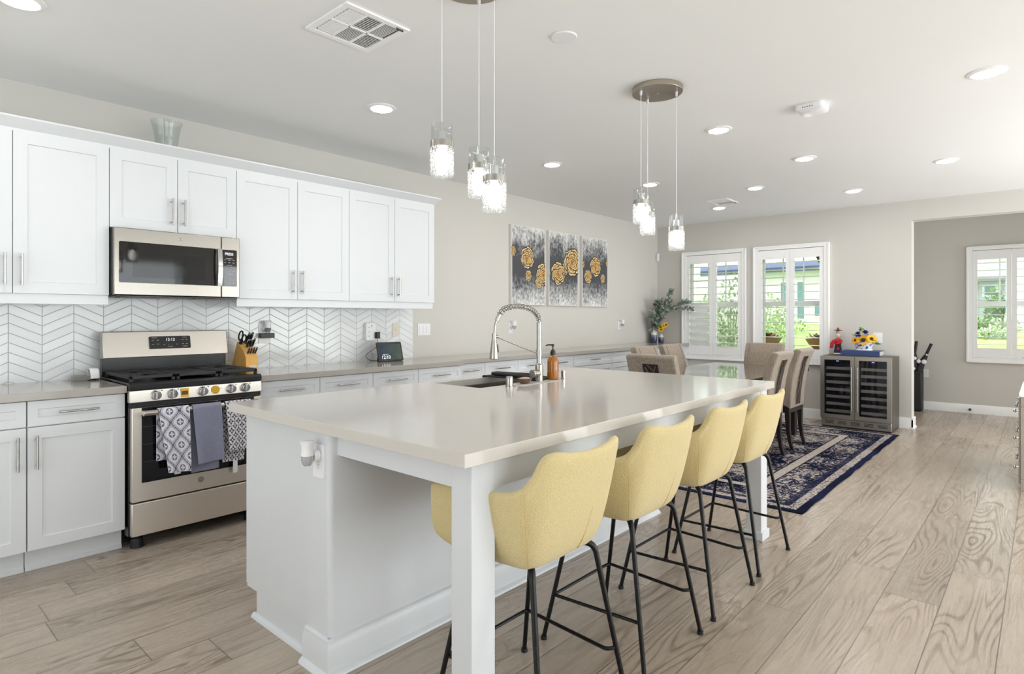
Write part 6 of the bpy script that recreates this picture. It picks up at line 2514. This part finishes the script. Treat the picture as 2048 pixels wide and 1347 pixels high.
bm = B()
xs_ = [8.70, 9.2, 9.8, 10.62, 11.5, 12.5, 14, 16, 20, 24, 40, 70]
for a, b in zip(xs_[:-1], xs_[1:]):
    y0 = -2.3 if False else (1.64 if b <= 10.63 else -30)
    vs = [bm.verts.new((a, y0, lawn_z(a))), bm.verts.new((b, y0, lawn_z(b))), bm.verts.new((b, 40, lawn_z(b))), bm.verts.new((a, 40, lawn_z(a)))]
    bm.faces.new(vs)
o = obj('lawn', bm, plain('lawn_green', (146, 172, 100), 0.9, var=0.3, vscale=3.0, bump=0.6, bscale=40), smooth=False)
tag(o, 'bright green sloping lawn outside the windows', 'lawn', kind='stuff')


def bush(x, y, rad, h, label, mat='leafdark', n=420, L=0.10, seed=1, cat='bush', group=None):
    rnd = random.Random(seed)
    z0 = lawn_z(x)
    r = root('bush', label, cat, (x, y, z0), group=group)
    bm = B()
    for k in range(n):
        a, u = rnd.uniform(0, 2 * PI), rnd.random()
        q = Vector((math.cos(a) * rad * math.sqrt(u), math.sin(a) * rad * math.sqrt(u), 0))
        zz = rnd.uniform(0.05, 1) * h * (1 - 0.45 * u)
        d = Vector((q.x, q.y, 0.4)) + Vector((rnd.gauss(0, .5), rnd.gauss(0, .5), rnd.gauss(0, .5)))
        leaf(bm, Vector((x, y, z0 + zz)) + q, d, L, L * 0.5)
    obj('foliage', bm, mat, r)
    bm = B()
    for k in range(4):
        a = k * PI / 2
        tube(bm, [(x, y, z0), (x + 0.3 * rad * math.cos(a), y + 0.3 * rad * math.sin(a), z0 + h * 0.6)], 0.012, 5)
    obj('stems', bm, mat, r)
    return r


M['leafpale'] = plain('pale_hedge_leaf', (182, 196, 158), 0.6, var=0.3, vscale=20)
for i, (x, y, rad, h, lb) in enumerate(((10.7, 4.22, 0.30, 1.72, 'pale leafy shrub behind the right panel of the left shuttered window'), (10.9, 4.75, 0.30, 1.35, 'leafy shrub standing against the white fence outside'), (13.2, 4.35, 0.45, 1.15, 'grey-green shrub behind the left planter'))):
    bush(x, y, rad, h, lb, 'leafpale', 900, 0.085, 10 + i, group='garden shrubs')
fn = root('garden_fence', 'white slatted fence panel behind the pale shrub', 'fence', (11.6, 4.7, lawn_z(11.6)))
bm = B()
for k in range(16):
    y = 4.1 + k * 0.11
    box(bm, 11.58, 11.60, y, y + 0.104, lawn_z(11.6) - 0.02, 2.14)
obj('slats', bm, 'trim', fn)
bm = B()
for z in (0.8, 1.4, 2.02):
    box(bm, 11.60, 11.63, 4.05, 5.9, z, z + 0.07)
obj('rails', bm, 'trim', fn)
# side wing of the house with a dark window, seen in the left panel
hw_ = root('house_wing', 'pale side wing with a dark window beyond the closed louvers', 'house', (11.2, 5.6, lawn_z(11.2)))
obj('wall', bbox(10.9, 11.1, 5.0, 7.2, 0.3, 3.6), plain('stucco', (226, 224, 218), 0.9, bump=0.3, bscale=60), hw_)
wf = obj('window_frame', bbox(10.87, 10.898, 4.995, 6.5, 1.32, 2.85), 'trim', hw_)
obj('window_pane', bbox(10.862, 10.869, 4.83 + 0.2, 6.45, 1.37, 2.8), plain('dark_pane', (66, 92, 96), 0.05, var=0.1), wf)


def house(name_label, x, y0, y1, h, roofh, wallc, roofc, wins, over=0.5, depth=7.0, garage=None):
    z0 = lawn_z(x) - 0.3
    r = root('house', name_label, 'house', (x, (y0 + y1) / 2, z0))
    wl = obj('wall', bbox(x, x + depth, y0, y1, z0, h), plain('stucco_' + str(len(M)), wallc, 0.9, var=0.03), r)
    bm = B()
    xm = x + depth / 2
    prism(bm, [(x - over, h - 0.05), (xm, h + roofh), (x + depth + over, h - 0.05), (x + depth + over, h - 0.2), (x - over, h - 0.2)], 'y', y0 - over, y1 + over) if False else None
    A = [bm.verts.new((p[0], y0 - over, p[1])) for p in ((x - over, h - 0.12), (xm, h + roofh), (x + depth + over, h - 0.12))]
    Bv = [bm.verts.new((p[0], y1 + over, p[1])) for p in ((x - over, h - 0.12), (xm, h + roofh), (x + depth + over, h - 0.12))]
    C = [bm.verts.new((p[0], y0 - over, p[1] + 0.16)) for p in ((x - over, h - 0.12), (xm, h + roofh), (x + depth + over, h - 0.12))]
    E_ = [bm.verts.new((p[0], y1 + over, p[1] + 0.16)) for p in ((x - over, h - 0.12), (xm, h + roofh), (x + depth + over, h - 0.12))]
    for (p, q) in ((0, 1), (1, 2)):
        bm.faces.new((A[p], A[q], Bv[q], Bv[p]))
        bm.faces.new((C[p], C[q], E_[q], E_[p]))
        bm.faces.new((A[p], A[q], C[q], C[p]))
        bm.faces.new((Bv[p], Bv[q], E_[q], E_[p]))
    bm.faces.new((A[0], Bv[0], E_[0], C[0]))
    bm.faces.new((A[2], Bv[2], E_[2], C[2]))
    obj('roof', bm, plain('roof_' + str(len(M)), roofc, 0.8, var=0.12, vscale=9), r, smooth=False)
    for (a, b, c, d) in wins:
        f = obj('window_frame', bbox(x - 0.04, x - 0.001, a, b, c, d), 'trim', r)
        obj('pane', bbox(x - 0.05, x - 0.041, a + 0.07, b - 0.07, c + 0.07, d - 0.07), 'pane', f)
    if garage:
        a, b, c, d = garage
        obj('garage_door', bbox(x - 0.05, x - 0.001, a, b, c, d), 'trim', r)
    return r


M['pane'] = plain('far_window_pane', (110, 146, 152), 0.1, var=0.1)
house('white stucco house with a blue-grey roof across the lawn, seen in the right dining window', 22, 4.6, 11.0, 3.0, 0.30, (238, 238, 236), (70, 82, 112), [(6.55, 7.0, 1.75, 2.6), (6.1, 6.45, 1.2, 2.6), (5.2, 5.9, 1.3, 1.9), (7.4, 8.3, 1.5, 2.5)], depth=5)
house('grey-roofed house seen through the hall window', 27.5, 1.05, 3.9, 2.72, 0.9, (206, 210, 216), (150, 150, 152), [(1.25, 1.7, 2.05, 2.5)], depth=5)
house('pale blue two-storey house at the right of the hall window', 19, -6.0, 0.72, 5.2, 2.0, (214, 222, 236), (120, 122, 130), [(-1.5, -0.4, 3.0, 4.2)], over=0.15, garage=(-3.0, 0.35, 1.0, 1.75))
for i, (x, y, rad, h, lb) in enumerate(((34.5, 1.3, 1.6, 4.3, 'rounded green tree at the left of the hall window view'),)):
    bush(x, y, rad, h, lb, 'leafgreen', 1100, 0.42, 30 + i, 'tree')
bush(20.5, 0.98, 0.24, 1.05, 'small bright tree in front of the garage', 'leafgreen', 420, 0.12, 41, 'tree')
for i, (x, y, rad, h, lb, m) in enumerate(((15.2, 0.74, 0.30, 0.22, 'low grey agave clump in the front lawn', 'leafpale'), (17.0, 1.12, 0.25, 0.30, 'yellow-green low bush in the front lawn', 'leafgreen'), (17.0, 0.66, 0.28, 0.34, 'white flowering low bush in the front lawn', 'leafpale'),
                                             (11.6, 0.55, 0.45, 0.22, 'clipped green groundcover right outside the hall window', 'leafgreen'), (15.5, 4.9, 0.6, 0.5, 'bright green low bush on the lawn beyond the planters', 'leafgreen'))):
    bush(x, y, rad, h, lb, m, 300, 0.09, 50 + i, group='low garden plants')


def planter(x, y, label, sc=1.0):
    z0 = lawn_z(x)
    r = root('planter_bowl', label, 'planter', (x, y, z0))
    bm = B()
    box(bm, x - 0.13, x + 0.13, y - 0.13, y + 0.13, z0 - 0.05, 0.78)
    box(bm, x - 0.17, x + 0.17, y - 0.17, y + 0.17, 0.78, 0.83)
    obj('pedestal', bm, plain('grey_stone', (172, 166, 156), 0.9, var=0.1), r)
    bm = B()
    lathe(bm, [(0.0, 0.832), (0.09, 0.832), (0.15, 0.88), (0.215, 0.985), (0.20, 0.985), (0.13, 0.92), (0.0, 0.90)], (x, y, 0), 28)
    obj('bowl', bm, plain('terracotta', (176, 128, 82), 0.7, var=0.12), r)
    bm, b2 = B(), B()
    rnd = random.Random(int(x * 100 + y * 10))
    for k in range(90):
        a, u = rnd.uniform(0, 2 * PI), rnd.uniform(0, 0.17)
        d = (math.cos(a), math.sin(a), rnd.uniform(0.2, 1.2))
        leaf(bm if k % 3 else b2, (x + math.cos(a) * u, y + math.sin(a) * u, 0.965 + rnd.uniform(0, 0.06)), d, 0.08, 0.04)
    obj('leaves', bm, 'leafdark', r)
    obj('blossoms', b2, 'red', r)


planter(10.2, 3.42, 'terracotta bowl planter seen in the left panel of the right dining window')
planter(10.2, 2.63, 'terracotta bowl planter seen in the right panel of the right dining window')
pc = root('porch_column', 'white porch column with dark bracket outside the right dining window', 'column', (11.4, 2.72, 0.3))
obj('shaft', bbox(11.3, 11.5, 2.68, 2.88, lawn_z(11.4) - 0.05, 3.0), 'trim', pc, bevel=0.01)
bm = B()
prism(bm, [(2.60, 2.55), (3.15, 2.55), (3.0, 2.44), (2.92, 2.26), (2.62, 2.20)], 'x', 11.25, 11.296)
obj('bracket', bm, 'darkwood', pc)
